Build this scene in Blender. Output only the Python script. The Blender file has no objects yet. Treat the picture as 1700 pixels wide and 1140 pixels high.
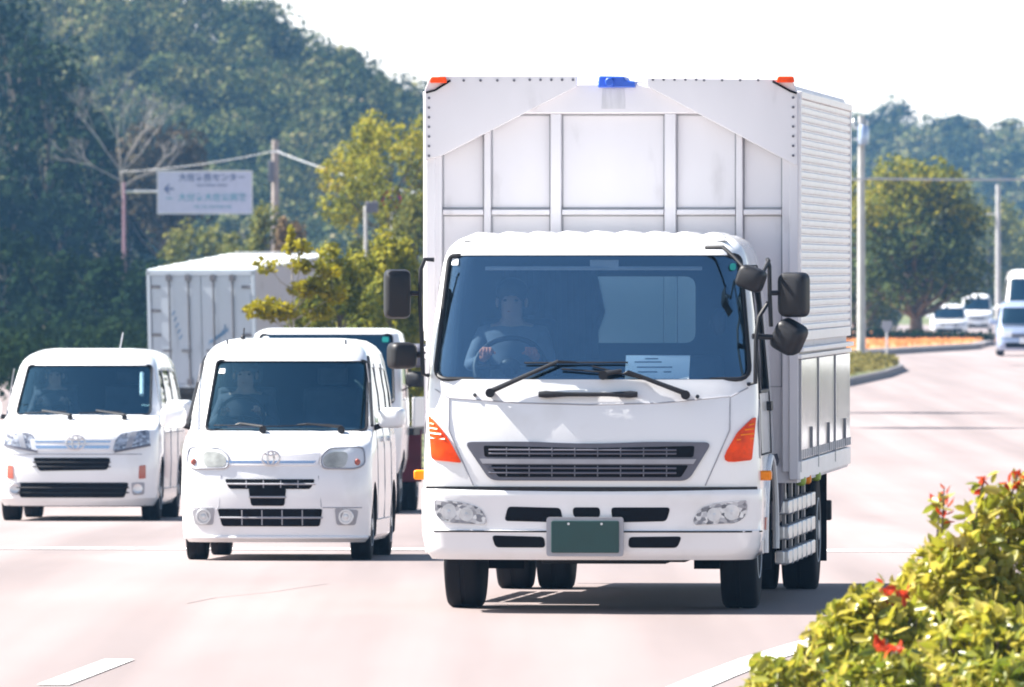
import bpy, bmesh, math, random
import numpy as np
from mathutils import Vector, Matrix
R = math.radians
random.seed(7); rng = np.random.default_rng(7)
sc = bpy.context.scene
COL = sc.collection

# ------------------------------------------------------------------ camera, sky, sun, exposure
FPX = 17884.0            # focal length in photograph pixels (1700 wide)
CAMZ = 2.35; HORY = 400.0
cam_d = bpy.data.cameras.new('camera'); cam = bpy.data.objects.new('camera', cam_d); COL.objects.link(cam)
cam.location = (0, 0, CAMZ); cam.rotation_euler = (R(90), 0, 0)
cam_d.sensor_width = 36; cam_d.lens = FPX / 1700 * 36
cam_d.shift_y = -(570 - HORY) / 1700
cam_d.clip_start = 1; cam_d.clip_end = 6000
cam_d.dof.use_dof = True; cam_d.dof.focus_distance = 71; cam_d.dof.aperture_fstop = 11
sc.camera = cam
SUN_EL, SUN_AZ = 47.0, -80.0           # azimuth clockwise from +Y
world = bpy.data.worlds.new('World'); sc.world = world; world.use_nodes = True
nt = world.node_tree; bgn = nt.nodes['Background']
sky = nt.nodes.new('ShaderNodeTexSky'); sky.sky_type = 'NISHITA'; sky.sun_disc = False
sky.sun_elevation = R(SUN_EL); sky.sun_rotation = R(SUN_AZ % 360)
sky.air_density = 1.15; sky.dust_density = 1.2; sky.ozone_density = 1.2
bgn.inputs[1].default_value = 0.052
# thin white veil of cloud low over the horizon, added to the clear sky
_tc = nt.nodes.new('ShaderNodeTexCoord'); _sx = nt.nodes.new('ShaderNodeSeparateXYZ'); nt.links.new(_tc.outputs['Generated'], _sx.inputs[0])
_mr = nt.nodes.new('ShaderNodeMapRange'); _mr.interpolation_type = 'SMOOTHSTEP'
_mr.inputs[1].default_value = .17; _mr.inputs[2].default_value = .04; _mr.inputs[3].default_value = 0; _mr.inputs[4].default_value = 6.5
nt.links.new(_sx.outputs[2], _mr.inputs[0])
_vm = nt.nodes.new('ShaderNodeVectorMath'); _vm.operation = 'MULTIPLY_ADD'; _vm.inputs[1].default_value = (1.0, .97, .95)
nt.links.new(_mr.outputs[0], _vm.inputs[0]); nt.links.new(sky.outputs[0], _vm.inputs[2]); nt.links.new(_vm.outputs[0], bgn.inputs[0])
sun_d = bpy.data.lights.new('sun', 'SUN'); sun = bpy.data.objects.new('sun', sun_d); COL.objects.link(sun)
sun_d.energy = 5.0; sun_d.angle = R(0.53); sun_d.color = (1.0, 0.95, 0.88)
_sd = Vector((math.sin(R(SUN_AZ)) * math.cos(R(SUN_EL)), math.cos(R(SUN_AZ)) * math.cos(R(SUN_EL)), math.sin(R(SUN_EL))))
sun.rotation_euler = _sd.to_track_quat('Z', 'Y').to_euler(); sun.location = (-60, 40, 60)
sc.view_settings.view_transform = 'Standard'; sc.view_settings.look = 'None'
sc.view_settings.exposure = 1.82; sc.view_settings.gamma = 1.0
sc.render.engine = 'CYCLES'
sc.cycles.use_denoising = True
try: sc.cycles.denoiser = 'OPENIMAGEDENOISE'
except Exception: pass
sc.cycles.max_bounces = 8; sc.cycles.diffuse_bounces = 4; sc.cycles.glossy_bounces = 4
sc.cycles.transparent_max_bounces = 24; sc.cycles.volume_bounces = 0
sc.cycles.sample_clamp_indirect = 8; sc.cycles.caustics_reflective = False; sc.cycles.caustics_refractive = False
sc.cycles.filter_width = 1.9

def gz(d):
    """Height of the ground at distance d from the camera: a crest near the truck, then downhill."""
    pts = [(-200, 0), (64, 0), (70, -.004), (74, -.035), (79, -.085), (84.6, -.15), (92, -.25), (100, -.37), (112.8, -.575), (122, -.69),
           (135, -.78), (160, -.85), (200, -.88), (260, -.86), (300, -.86), (340, -.98), (400, -1.35), (500, -2.0), (620, -2.4), (900, -3.0), (3000, -3.4)]
    for (a, b), (c, e) in zip(pts, pts[1:]):
        if d <= c:
            return b + (e - b) * (d - a) / (c - a)
    return pts[-1][1]
def slope(d): return math.atan2(gz(d + 2) - gz(d - 2), 4)
def wx(X, d): return (X - 850) * d / FPX
def wz(Y, d): return CAMZ - (Y - HORY) * d / FPX
def pt(X, Y, d): return Vector((wx(X, d), d, wz(Y, d)))
def ground_d(Y):
    lo, hi = 20., 900.
    for _ in range(60):
        m = (lo + hi) / 2
        if HORY + (CAMZ - gz(m)) * FPX / m > Y: lo = m
        else: hi = m
    return lo

# ------------------------------------------------------------------ materials
def mk(name):
    m = bpy.data.materials.new(name); m.use_nodes = True
    n = m.node_tree; return m, n, n.nodes['Principled BSDF']
def ramp(n, stops, interp='LINEAR'):
    r = n.nodes.new('ShaderNodeValToRGB'); r.color_ramp.interpolation = interp
    e = r.color_ramp.elements
    while len(e) < len(stops): e.new(0.5)
    for k, (p, c) in enumerate(stops):
        e[k].position = p; e[k].color = (*c, 1) if len(c) == 3 else c
    return r
def coords(n, kind='Object', scale=None):
    t = n.nodes.new('ShaderNodeTexCoord')
    if scale is None: return t.outputs[kind]
    mp = n.nodes.new('ShaderNodeMapping'); mp.inputs['Scale'].default_value = scale
    n.links.new(t.outputs[kind], mp.inputs[0]); return mp.outputs[0]
def noise(n, vec, scale, detail=4, rough=.55):
    t = n.nodes.new('ShaderNodeTexNoise'); t.inputs['Scale'].default_value = scale
    t.inputs['Detail'].default_value = detail; t.inputs['Roughness'].default_value = rough
    if vec is not None: n.links.new(vec, t.inputs['Vector'])
    return t.outputs['Fac']
def mat(name, c, rough=.5, metal=0., coat=0., var=.12, nscale=6., spec=.5, dirt=None, nmap=None):
    """Plain material with a soft procedural mottling of colour and gloss."""
    m, n, b = mk(name)
    f = noise(n, coords(n, 'Object', nmap), nscale, 5)
    lo = tuple(v * (1 - var) for v in c); hi = tuple(min(1, v * (1 + var * .6)) for v in c)
    if dirt: lo = dirt
    r = ramp(n, [(.3, lo), (.62, hi)] if not dirt else [(.24, lo), (.42, c), (.7, hi)])
    n.links.new(f, r.inputs[0]); n.links.new(r.outputs[0], b.inputs['Base Color'])
    rr = n.nodes.new('ShaderNodeMapRange'); rr.inputs[3].default_value = max(.02, rough * .8); rr.inputs[4].default_value = min(1, rough * 1.25)
    n.links.new(f, rr.inputs[0]); n.links.new(rr.outputs[0], b.inputs['Roughness'])
    b.inputs['Metallic'].default_value = metal; b.inputs['Coat Weight'].default_value = coat
    b.inputs['Coat Roughness'].default_value = .06; b.inputs['Specular IOR Level'].default_value = spec
    return m
def glass_mat(name, tint, extra=.03, rough=.015, refl=(1, 1, 1)):
    m, n, b = mk(name); n.nodes.remove(b)
    tr = n.nodes.new('ShaderNodeBsdfTransparent'); tr.inputs[0].default_value = (*tint, 1)
    gl = n.nodes.new('ShaderNodeBsdfGlossy'); gl.inputs['Roughness'].default_value = rough; gl.inputs['Color'].default_value = (*refl, 1)
    fr = n.nodes.new('ShaderNodeLayerWeight'); pw = n.nodes.new('ShaderNodeMath'); pw.operation = 'POWER'; pw.inputs[1].default_value = 5
    n.links.new(fr.outputs['Facing'], pw.inputs[0])
    ad = n.nodes.new('ShaderNodeMath'); ad.operation = 'ADD'; ad.inputs[1].default_value = extra; ad.use_clamp = True
    mx = n.nodes.new('ShaderNodeMixShader')
    n.links.new(pw.outputs[0], ad.inputs[0]); n.links.new(ad.outputs[0], mx.inputs[0])
    n.links.new(tr.outputs[0], mx.inputs[1]); n.links.new(gl.outputs[0], mx.inputs[2])
    n.links.new(mx.outputs[0], n.nodes['Material Output'].inputs[0]); return m
def leaf_mat(name, cols, rough=.45, trans=.35, clump=.35, spec=.08, con=.9):
    """Leaf colour differs leaf by leaf and clump by clump."""
    m, n, b = mk(name)
    g = n.nodes.new('ShaderNodeNewGeometry')
    f = noise(n, coords(n, 'Object'), clump, 3)
    mx = n.nodes.new('ShaderNodeMath'); mx.operation = 'MULTIPLY_ADD'; mx.inputs[1].default_value = .45
    n.links.new(g.outputs['Random Per Island'], mx.inputs[0])
    s2 = n.nodes.new('ShaderNodeMath'); s2.operation = 'MULTIPLY_ADD'; s2.inputs[1].default_value = con; s2.inputs[2].default_value = .27 - con * .5
    n.links.new(f, s2.inputs[0]); n.links.new(s2.outputs[0], mx.inputs[2])
    r = ramp(n, [(k / (len(cols) - 1), c) for k, c in enumerate(cols)])
    n.links.new(mx.outputs[0], r.inputs[0]); n.links.new(r.outputs[0], b.inputs['Base Color'])
    b.inputs['Roughness'].default_value = rough; b.inputs['Specular IOR Level'].default_value = spec
    t = n.nodes.new('ShaderNodeBsdfTranslucent'); n.links.new(r.outputs[0], t.inputs[0])
    ms = n.nodes.new('ShaderNodeMixShader'); ms.inputs[0].default_value = trans
    n.links.new(b.outputs[0], ms.inputs[1]); n.links.new(t.outputs[0], ms.inputs[2])
    n.links.new(ms.outputs[0], n.nodes['Material Output'].inputs[0]); return m

M = {}
M['white'] = mat('white_paint', (.80, .80, .81), .22, coat=.6, var=.04, nscale=2.2, dirt=(.72, .71, .70))
M['white_dull'] = mat('white_paint_worn', (.74, .74, .75), .38, var=.08, nscale=3, dirt=(.56, .55, .54), nmap=(2.5, 2.5, .7))
M['panel'] = mat('white_panel_dusty', (.67, .65, .68), .5, var=.06, nscale=2.2, dirt=(.52, .50, .52), nmap=(2.2, 1, .8))
M['alu'] = mat('aluminium_sheet', (.86, .84, .85), .4, metal=.12, var=.06, nscale=4, nmap=(1, .6, 3))
M['steel'] = mat('stainless_panel', (.50, .50, .54), .16, metal=.85, var=.10, nscale=3)
M['galv'] = mat('galvanised_steel', (.62, .62, .64), .35, metal=.7, var=.12)
M['chrome'] = mat('chrome', (.82, .84, .88), .1, metal=1, var=.04)
M['black'] = mat('black_plastic', (.010, .010, .013), .5, var=.3, spec=.35)
M['gap'] = mat('dark_gap', (.006, .006, .008), .9, spec=.15)
M['grey'] = mat('grey_plastic', (.11, .11, .14), .42, var=.1)
M['lgrey'] = mat('light_grey_plastic', (.34, .34, .37), .4)
M['rubber'] = mat('tyre_rubber', (.008, .008, .010), .85, var=.3, nscale=14, spec=.25)
M['chassis'] = mat('chassis_black', (.014, .013, .014), .65, var=.3)
M['cabin'] = mat('cabin_trim', (.018, .022, .028), .7, var=.2)
M['dash'] = mat('dashboard', (.05, .055, .065), .55, var=.2)
M['seat'] = mat('seat_cloth', (.06, .065, .08), .9, var=.25)
M['glass'] = glass_mat('windscreen_glass', (.82, .91, .96), .17, refl=(.50, .76, .97))
M['carglass'] = glass_mat('car_windscreen_glass', (.80, .90, .93), .115, refl=(.40, .78, .95))
M['sideglass'] = glass_mat('side_glass', (.55, .60, .62), .03)
M['rearglass'] = glass_mat('rear_glass', (.74, .86, .88), .03)
M['lens'] = glass_mat('lamp_lens', (.97, .98, .99), .0, .05)
M['orange'] = mat('orange_lens', (.90, .058, .0), .3, var=.45, nscale=9, spec=.25)
M['amber'] = mat('amber_lens', (.85, .24, .0), .3, var=.2, spec=.25)
M['redlens'] = mat('red_lens', (.40, .10, .07), .2, coat=.4)
M['bulb'] = mat('reflector_bowl', (.62, .62, .64), .16, metal=.35, var=.15, nscale=18)
def crystal_mat():
    m, n, b = mk('faceted_lamp'); vo = n.nodes.new('ShaderNodeTexVoronoi'); vo.inputs['Scale'].default_value = 32; n.links.new(coords(n, 'Object', (1, .2, 1.3)), vo.inputs['Vector'])
    r = ramp(n, [(.0, (.05, .05, .06)), (.3, (.22, .22, .25)), (.6, (.48, .48, .51)), (1, (.85, .85, .86))]); n.links.new(vo.outputs['Color'], r.inputs[0]); n.links.new(r.outputs[0], b.inputs['Base Color'])
    b.inputs['Metallic'].default_value = .5; b.inputs['Roughness'].default_value = .25; return m
M['boxside'] = mat('weathered_box_side', (.46, .43, .45), .6, var=.1, nscale=3, dirt=(.36, .33, .34))
M['crystal'] = crystal_mat()
M['lampglass'] = mat('lamp_bowl_grey', (.46, .46, .42), .3, var=.3, nscale=12)
M['lockbar'] = mat('rusty_lock_bar', (.13, .13, .15), .6)
M['green'] = mat('green_plate', (.006, .048, .045), .4, var=.12)
M['blue'] = mat('blue_motor', (.02, .10, .55), .4, var=.2)
M['paper'] = mat('paper', (.90, .93, .96), .8, var=.05)
M['maroon'] = mat('maroon_paint', (.16, .012, .03), .4, var=.2)
M['silver'] = mat('silver_paint', (.36, .43, .60), .25, metal=.4, coat=.5, var=.06)
M['concrete'] = mat('pole_concrete', (.46, .45, .44), .85, var=.15, nscale=3)
M['wood'] = mat('weathered_pole', (.30, .25, .23), .9, var=.25, nscale=3)
M['bark'] = mat('bark', (.12, .095, .075), .95, var=.4, nscale=5)
M['greybark'] = mat('pale_bark', (.34, .31, .29), .95, var=.25, nscale=5)
M['wire'] = mat('cable', (.38, .38, .40), .5)
M['skin'] = mat('skin', (.45, .29, .22), .55, var=.08)
M['hair'] = mat('hair', (.02, .016, .014), .6)
M['cloth_grey'] = mat('grey_work_clothes', (.16, .18, .22), .9)
M['cloth_dark'] = mat('dark_clothes', (.06, .065, .085), .9)
M['glove'] = mat('white_work_gloves', (.75, .66, .60), .9)
M['glove2'] = mat('orange_work_gloves', (.70, .25, .14), .9)

# ------------------------------------------------------------------ mesh helpers
class MB:
    def __init__(self): self.v = []; self.f = []
    def add(self, vs, fs):
        o = len(self.v); self.v += [tuple(p) for p in vs]; self.f += [tuple(i + o for i in f) for f in fs]; return self
    def box(self, a, b):
        (x0, y0, z0), (x1, y1, z1) = a, b
        return self.add([(x0, y0, z0), (x1, y0, z0), (x1, y1, z0), (x0, y1, z0), (x0, y0, z1), (x1, y0, z1), (x1, y1, z1), (x0, y1, z1)],
                        [(3, 2, 1, 0), (4, 5, 6, 7), (0, 1, 5, 4), (1, 2, 6, 5), (2, 3, 7, 6), (3, 0, 4, 7)])
    def cbox(self, c, s): return self.box([c[i] - s[i] / 2 for i in range(3)], [c[i] + s[i] / 2 for i in range(3)])
    def prism(self, poly, axis, a, b):
        """poly: 2-D outline; axis 'x': (y,z), 'y': (x,z), 'z': (x,y); extruded from a to b."""
        def p3(p, t): return {'x': (t, p[0], p[1]), 'y': (p[0], t, p[1]), 'z': (p[0], p[1], t)}[axis]
        n = len(poly)
        return self.add([p3(p, a) for p in poly] + [p3(p, b) for p in poly],
                        [tuple(range(n))[::-1], tuple(range(n, 2 * n))] + [(i, (i + 1) % n, n + (i + 1) % n, n + i) for i in range(n)])
    def tube(self, pts, r, n=8, caps=True):
        pts = [Vector(p) for p in pts]; rs = r if isinstance(r, (list, tuple)) else [r] * len(pts)
        vs = []; up = None
        for i, p in enumerate(pts):
            d = (pts[min(i + 1, len(pts) - 1)] - pts[max(i - 1, 0)])
            d = d.normalized() if d.length > 1e-9 else Vector((0, 0, 1))
            if up is None or abs(up.dot(d)) > .95: up = Vector((0, 0, 1)) if abs(d.z) < .9 else Vector((1, 0, 0))
            a = d.cross(up).normalized(); b = a.cross(d).normalized(); up = b
            vs += [p + (a * math.cos(2 * math.pi * k / n) + b * math.sin(2 * math.pi * k / n)) * rs[i] for k in range(n)]
        fs = [(i * n + k, i * n + (k + 1) % n, (i + 1) * n + (k + 1) % n, (i + 1) * n + k) for i in range(len(pts) - 1) for k in range(n)]
        if caps: fs += [tuple(range(n))[::-1], tuple(range((len(pts) - 1) * n, len(pts) * n))]
        return self.add(vs, fs)
    def lathe(self, prof, c, axis='z', n=24):
        """prof: list of (radius, offset along axis); closed at both ends when the radius is zero or left as rings with caps."""
        vs = []
        for (r, h) in prof:
            for k in range(n):
                a = 2 * math.pi * k / n; u, w = r * math.cos(a), r * math.sin(a)
                vs.append({'z': (c[0] + u, c[1] + w, c[2] + h), 'x': (c[0] + h, c[1] + u, c[2] + w), 'y': (c[0] + w, c[1] + h, c[2] + u)}[axis])
        m = len(prof)
        fs = [(i * n + k, i * n + (k + 1) % n, (i + 1) * n + (k + 1) % n, (i + 1) * n + k) for i in range(m - 1) for k in range(n)]
        fs += [tuple(range(n))[::-1], tuple(range((m - 1) * n, m * n))]
        return self.add(vs, fs)
    def ball(self, c, r, n=12, m=8):
        s = r if isinstance(r, (list, tuple)) else (r, r, r)
        vs = [(c[0] + s[0] * math.sin(math.pi * (i + .02) / (m + .04)) * math.cos(2 * math.pi * k / n),
               c[1] + s[1] * math.sin(math.pi * (i + .02) / (m + .04)) * math.sin(2 * math.pi * k / n),
               c[2] + s[2] * math.cos(math.pi * (i + .02) / (m + .04))) for i in range(m + 1) for k in range(n)]
        fs = [(i * n + k, (i + 1) * n + k, (i + 1) * n + (k + 1) % n, i * n + (k + 1) % n) for i in range(m) for k in range(n)]
        fs += [tuple(range(n)), tuple(range(m * n, (m + 1) * n))[::-1]]
        return self.add(vs, fs)
    def build(self, name, m, parent=None, smooth=35, bevel=0, loc=None, recalc=True):
        me = bpy.data.meshes.new(name); me.from_pydata(self.v, [], self.f)
        if recalc:
            bm = bmesh.new(); bm.from_mesh(me); bmesh.ops.recalc_face_normals(bm, faces=bm.faces); bm.to_mesh(me); bm.free()
        me.materials.append(M[m] if isinstance(m, str) else m)
        o = bpy.data.objects.new(name, me); COL.objects.link(o)
        if parent: o.parent = parent
        if loc: o.location = loc
        shade(me, smooth)
        if bevel:
            b = o.modifiers.new('bevel', 'BEVEL'); b.width = bevel; b.segments = 2; b.limit_method = 'ANGLE'; b.angle_limit = R(40)
        return o
def shade(me, ang):
    if not ang: return
    me.polygons.foreach_set('use_smooth', [True] * len(me.polygons)); me.set_sharp_from_angle(angle=R(ang))
def tag(o, label=None, cat=None, group=None, kind=None):
    for k, v in (('label', label), ('category', cat), ('group', group), ('kind', kind)):
        if v: o[k] = v
    return o
def empty(name, loc, rot=(0, 0, 0)):
    o = bpy.data.objects.new(name, None); COL.objects.link(o); o.location = loc; o.rotation_euler = rot
    o.empty_display_size = .2; return o
def copy_tree(o, parent=None):
    c = o.copy(); COL.objects.link(c)
    if parent: c.parent = parent
    for ch in [q for q in bpy.data.objects if q.parent == o]: copy_tree(ch, c)
    return c
def rpoly(pts, r, n=4):
    """Outline with rounded corners; r one radius or one per corner."""
    out = []; k = len(pts); rs = r if isinstance(r, (list, tuple)) else [r] * k
    for i in range(k):
        p0, p, p1 = Vector(pts[i - 1]), Vector(pts[i]), Vector(pts[(i + 1) % k])
        d0, d1 = p0 - p, p1 - p; q = min(rs[i], d0.length * .48, d1.length * .48)
        if q < 1e-5: out.append(tuple(p)); continue
        a, b = p + d0.normalized() * q, p + d1.normalized() * q
        for j in range(n + 1):
            t = j / n; out.append(tuple(a * (1 - t) ** 2 + p * 2 * t * (1 - t) + b * t * t))
    return out
def rect(x0, z0, x1, z1): return [(x0, z0), (x1, z0), (x1, z1), (x0, z1)]
def interp(tab, z):
    if z <= tab[0][0]: return tab[0][1]
    for (a, b), (c, d) in zip(tab, tab[1:]):
        if z <= c: return b + (d - b) * (z - a) / (c - a)
    return tab[-1][1]
def cut(o, cutters, mats=None):
    """Boolean difference, applied."""
    for c in cutters:
        md = o.modifiers.new('cut', 'BOOLEAN'); md.operation = 'DIFFERENCE'; md.solver = 'EXACT'; md.object = c
        md.material_mode = 'TRANSFER'
    dg = bpy.context.evaluated_depsgraph_get(); dg.update()
    me = bpy.data.meshes.new_from_object(o.evaluated_get(dg)); old = o.data
    o.modifiers.clear(); me.name = old.name; o.data = me
    shade(me, 32)
    for c in cutters: bpy.data.objects.remove(c, do_unlink=True)
    return o

class Shell:
    """Vehicle body described by its half width and its front line at each height."""
    def __init__(s, tw, tf, yr, bow, r, rr=.06, tr=None): s.tw, s.tf, s.yr, s.bow, s.r, s.rr, s.tr = tw, tf, yr, bow, r, rr, tr
    def W(s, z): return interp(s.tw, z)
    def F(s, z): return interp(s.tf, z)
    def back(s, z): return interp(s.tr, z) if s.tr else s.yr
    def raw(s, x, z):
        w = s.W(z); r = min(s.r, w * .4); ax = min(abs(x), w); y = s.F(z) + s.bow * (ax / w) ** 2; c = w - r
        if ax > c:
            t = min((ax - c) / r, .985); y += r * (1 - math.sqrt(1 - t * t))
        return y
    def __call__(s, x, z, off=0.):
        y = s.raw(x, z)
        if not off: return Vector((x, y, z))
        e = .01
        dx = (s.raw(x + e, z) - s.raw(x - e, z)) / (2 * e); dz = (s.raw(x, z + e) - s.raw(x, z - e)) / (2 * e)
        dx = max(-2, min(2, dx)); dz = max(-3, min(3, dz))
        n = Vector((dx, -1, dz)).normalized()
        return Vector((x, y, z)) + n * off
    def side(s, sgn):
        return lambda y, z, off=0.: Vector((sgn * (s.W(z) + off), y, z))
    def ring(s, z, grow=0.):
        w = s.W(z) + grow; r = min(s.r, w * .4); f = s.F(z) - grow; yr = s.back(z) + grow; c = w - r; half = []
        for k in range(9): x = c * k / 8; half.append((x, f + s.bow * (x / w) ** 2))
        for k in range(1, 9): a = R(90 * k / 8); x = c + r * math.sin(a); half.append((x, f + s.bow * (x / w) ** 2 + r * (1 - math.cos(a))))
        y0 = f + s.bow + r
        for k in range(1, 4): half.append((w, y0 + (yr - s.rr - y0) * k / 4))
        for k in range(5): a = R(90 * k / 4); half.append((w - s.rr + s.rr * math.cos(a), yr - s.rr + s.rr * math.sin(a)))
        left = [(-x, y) for x, y in half[1:]][::-1]
        return [(x, y, z) for x, y in left + half]
    def loft(s, zs, grow=0.):
        b = MB(); n = None
        vs = []
        for z in zs: rg = s.ring(z, grow); n = len(rg); vs += rg
        fs = [(i * n + k, i * n + (k + 1) % n, (i + 1) * n + (k + 1) % n, (i + 1) * n + k) for i in range(len(zs) - 1) for k in range(n)]
        fs += [tuple(range(n))[::-1], tuple(range((len(zs) - 1) * n, len(zs) * n))]
        return b.add(vs, fs)
def patch(poly, f, off, th, step=.08):
    """A curved plate with the outline POLY (two coordinates of the surface F), OFF metres proud of it and TH thick."""
    bm = bmesh.new(); bm.faces.new([bm.verts.new((p[0], p[1], 0)) for p in poly])
    for ax in (0, 1):
        lo, hi = min(p[ax] for p in poly), max(p[ax] for p in poly); k = int((hi - lo) / step)
        for i in range(1, k + 1):
            c = lo + (hi - lo) * i / (k + 1) + 1.3e-5
            bmesh.ops.bisect_plane(bm, geom=bm.verts[:] + bm.edges[:] + bm.faces[:], plane_co=((c, 0, 0), (0, c, 0))[ax], plane_no=((1, 0, 0), (0, 1, 0))[ax], dist=1e-6)
    bm.verts.index_update(); n = len(bm.verts); uv = [(v.co.x, v.co.y) for v in bm.verts]
    fs = [tuple(v.index for v in g.verts) for g in bm.faces]
    edge = [tuple(l.vert.index for l in (e.link_loops[0], e.link_loops[0].link_loop_next)) for e in bm.edges if len(e.link_faces) == 1]
    bm.free(); b = MB()
    b.add([f(u, v, off) for u, v in uv] + [f(u, v, off - th) for u, v in uv],
          fs + [tuple(i + n for i in g[::-1]) for g in fs] + [(i, i + n, j + n, j) for i, j in edge])
    return b
def on(f, poly, off=0., m=1):  # outline as a closed 3-D path on surface f
    p = [f(u, v, off) for u, v in poly]; return p + [p[0], p[1]]

def text_mesh(txt, size, name, m, parent, loc, rot, align='CENTER', ext=.002, sx=1.):
    cu = bpy.data.curves.new('text', 'FONT'); cu.body = txt; cu.size = size; cu.align_x = align; cu.align_y = 'CENTER'; cu.extrude = ext; cu.offset = size * .018
    t = bpy.data.objects.new('text', cu); COL.objects.link(t); dg = bpy.context.evaluated_depsgraph_get(); dg.update()
    me = bpy.data.meshes.new_from_object(t.evaluated_get(dg)); bpy.data.objects.remove(t, do_unlink=True)
    me.materials.clear(); me.materials.append(M[m] if isinstance(m, str) else m)
    o = bpy.data.objects.new(name, me); COL.objects.link(o); o.parent = parent; o.location = loc; o.rotation_euler = rot; o.scale = (sx, 1, 1); return o

def wheel(parent, x, y, r, w, side, z=None, rim='galv', hub=.55):
    """A tyre with its rim as sub-part; SIDE is where the outer face looks."""
    z = r if z is None else z; a = w / 2
    b = MB(); b.lathe([(r * hub, -a), (r * .80, -a), (r * .94, -a * .96), (r * .985, -a * .82), (r, -a * .55), (r, -a * .12), (r * .985, -a * .1), (r * .985, a * .1), (r, a * .12), (r, a * .55),
                       (r * .985, a * .82), (r * .94, a * .96), (r * .80, a), (r * hub, a)], (0, 0, 0), 'x', 32)
    t = b.build('wheel', 'rubber', parent, 40, loc=(x, y, z))
    q = MB(); s = side
    q.lathe([(r * hub * .99, s * a * .98), (r * hub * .95, s * a * 1.03), (r * hub * .8, s * a * .7), (r * hub * .35, s * a * .6), (r * .16, s * a * 1.05), (r * .05, s * a * 1.06)], (0, 0, 0), 'x', 24)
    for k in range(6):
        an = k * math.pi / 3; q.cbox((s * a * .82, math.cos(an) * r * hub * .6, math.sin(an) * r * hub * .6), (.02, .05, .05))
    q.build('rim', rim, t, 40); return t

# ------------------------------------------------------------------ people
def person(loc, rotz, cloth, glove, wheel_c, label, scale=1.0):
    """A seated driver: one skinned figure with arms to the steering wheel (local frame: faces -y)."""
    V = []; E = []; Rr = []
    def j(p, r, par=None):
        V.append(p); Rr.append(r); i = len(V) - 1
        if par is not None: E.append((par, i))
        return i
    pel = j((0, 0, 0), .15); bel = j((0, -.02, .17), .145, pel); che = j((0, -.03, .36), .16, bel); sh = j((0, -.01, .47), .13, che)
    nk = j((0, -.03, .53), .060, sh); hd0 = j((0, -.05, .585), .074, nk); hd1 = j((0, -.055, .66), .094, hd0); hd2 = j((0, -.045, .74), .078, hd1)
    nose = j((0, -.155, .64), .016, hd1)
    tips = []
    for s in (-1, 1):
        a = j((s * .19, -.01, .45), .065, sh); e = j((s * .26, -.20, .24), .05, a)
        wr = Vector((wheel_c[0] + s * .15, wheel_c[1] + .06, wheel_c[2] + .10)); w_ = j(tuple(wr), .032, e)
        pm = j((wr.x - s * .012, wr.y - .06, wr.z + .03), .034, w_); tips.append(pm)
        for q in range(4):
            f0 = j((wr.x - s * (.036 - .022 * q), wr.y - .10, wr.z + .045 - .004 * q), .010, pm)
            f1 = j((wr.x - s * (.036 - .022 * q), wr.y - .125 + .004 * q, wr.z + .022), .009, f0)
            j((wr.x - s * (.034 - .020 * q), wr.y - .105, wr.z + .0 - .003 * q), .008, f1)
        t0 = j((wr.x - s * .05, wr.y - .055, wr.z + .015), .011, pm); j((wr.x - s * .062, wr.y - .085, wr.z + .012), .009, t0)
        h = j((s * .10, -.06, -.02), .10, pel); k = j((s * .16, -.45, .02), .075, h); an = j((s * .16, -.62, -.36), .045, k); j((s * .16, -.78, -.40), .04, an)
    me = bpy.data.meshes.new('person'); me.from_pydata(V, E, [])
    o = bpy.data.objects.new('person', me); COL.objects.link(o)
    o.modifiers.new('skin', 'SKIN'); sk = me.skin_vertices[0].data
    for i, r in enumerate(Rr): sk[i].radius = (r, r)
    sk[0].use_root = True
    sb = o.modifiers.new('subsurf', 'SUBSURF'); sb.levels = 1; sb.render_levels = 1
    dg = bpy.context.evaluated_depsgraph_get(); dg.update()
    m2 = bpy.data.meshes.new_from_object(o.evaluated_get(dg)); o.modifiers.clear(); o.data = m2
    m2.materials.clear()
    for q in (cloth, 'skin', glove): m2.materials.append(M[q])
    for p in m2.polygons:
        c = p.center; near = any((c - Vector(V[t])).length < .12 for t in tips)
        p.material_index = 2 if near else (1 if c.z > .505 and abs(c.x) < .13 else 0); p.use_smooth = True
    o.location = loc; o.rotation_euler = (0, 0, rotz); o.scale = (scale,) * 3
    h = MB(); h.ball((0, -.02, .725), (.108, .118, .092), 14, 8); h.build('hair', 'hair', o)
    e = MB()
    for s in (-1, 1): e.ball((s * .034, -.136, .668), (.016, .01, .009), 8, 5)
    e.build('eyes', 'gap', o); q = MB(); q.ball((0, -.122, .600), (.026, .012, .007), 8, 5); q.build('mouth', 'redlens', o)
    q = MB()
    for s in (-1, 1): q.ball((s * .094, -.045, .655), (.013, .024, .034), 8, 5)
    q.build('ears', 'skin', o)
    return tag(o, label, 'person')

# ------------------------------------------------------------------ the wing-body truck
TD = 68.0; TS = FPX / TD
YAW = R(-5.0)
truck = empty('cargo_truck', (wx(977, TD), TD, gz(70)), (-R(.15), 0, YAW))
tag(truck, 'big white wing body truck with green number plate driving towards the camera', 'truck')
def T(X, Y): return ((X - 977) / TS, (1017 - Y) / TS)
def TP(*p): return [T(X, Y) for X, Y in p]
cabS = Shell([(.5, 1.055), (.8, 1.072), (1.2, 1.06), (1.5, 1.045), (1.9, 1.015), (2.2, .975), (2.28, .955), (2.33, .925), (2.37, .88), (2.395, .82)],
             [(.5, .03), (.8, .02), (1.15, .035), (1.36, .075), (1.45, .105), (2.26, .31), (2.31, .335), (2.35, .38), (2.38, .46), (2.395, .56)], 1.72, .10, .16)
inner = Shell([(z, w - .05) for z, w in cabS.tw], [(z, y + .055) for z, y in cabS.tf], 1.66, .10, .14)
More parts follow.
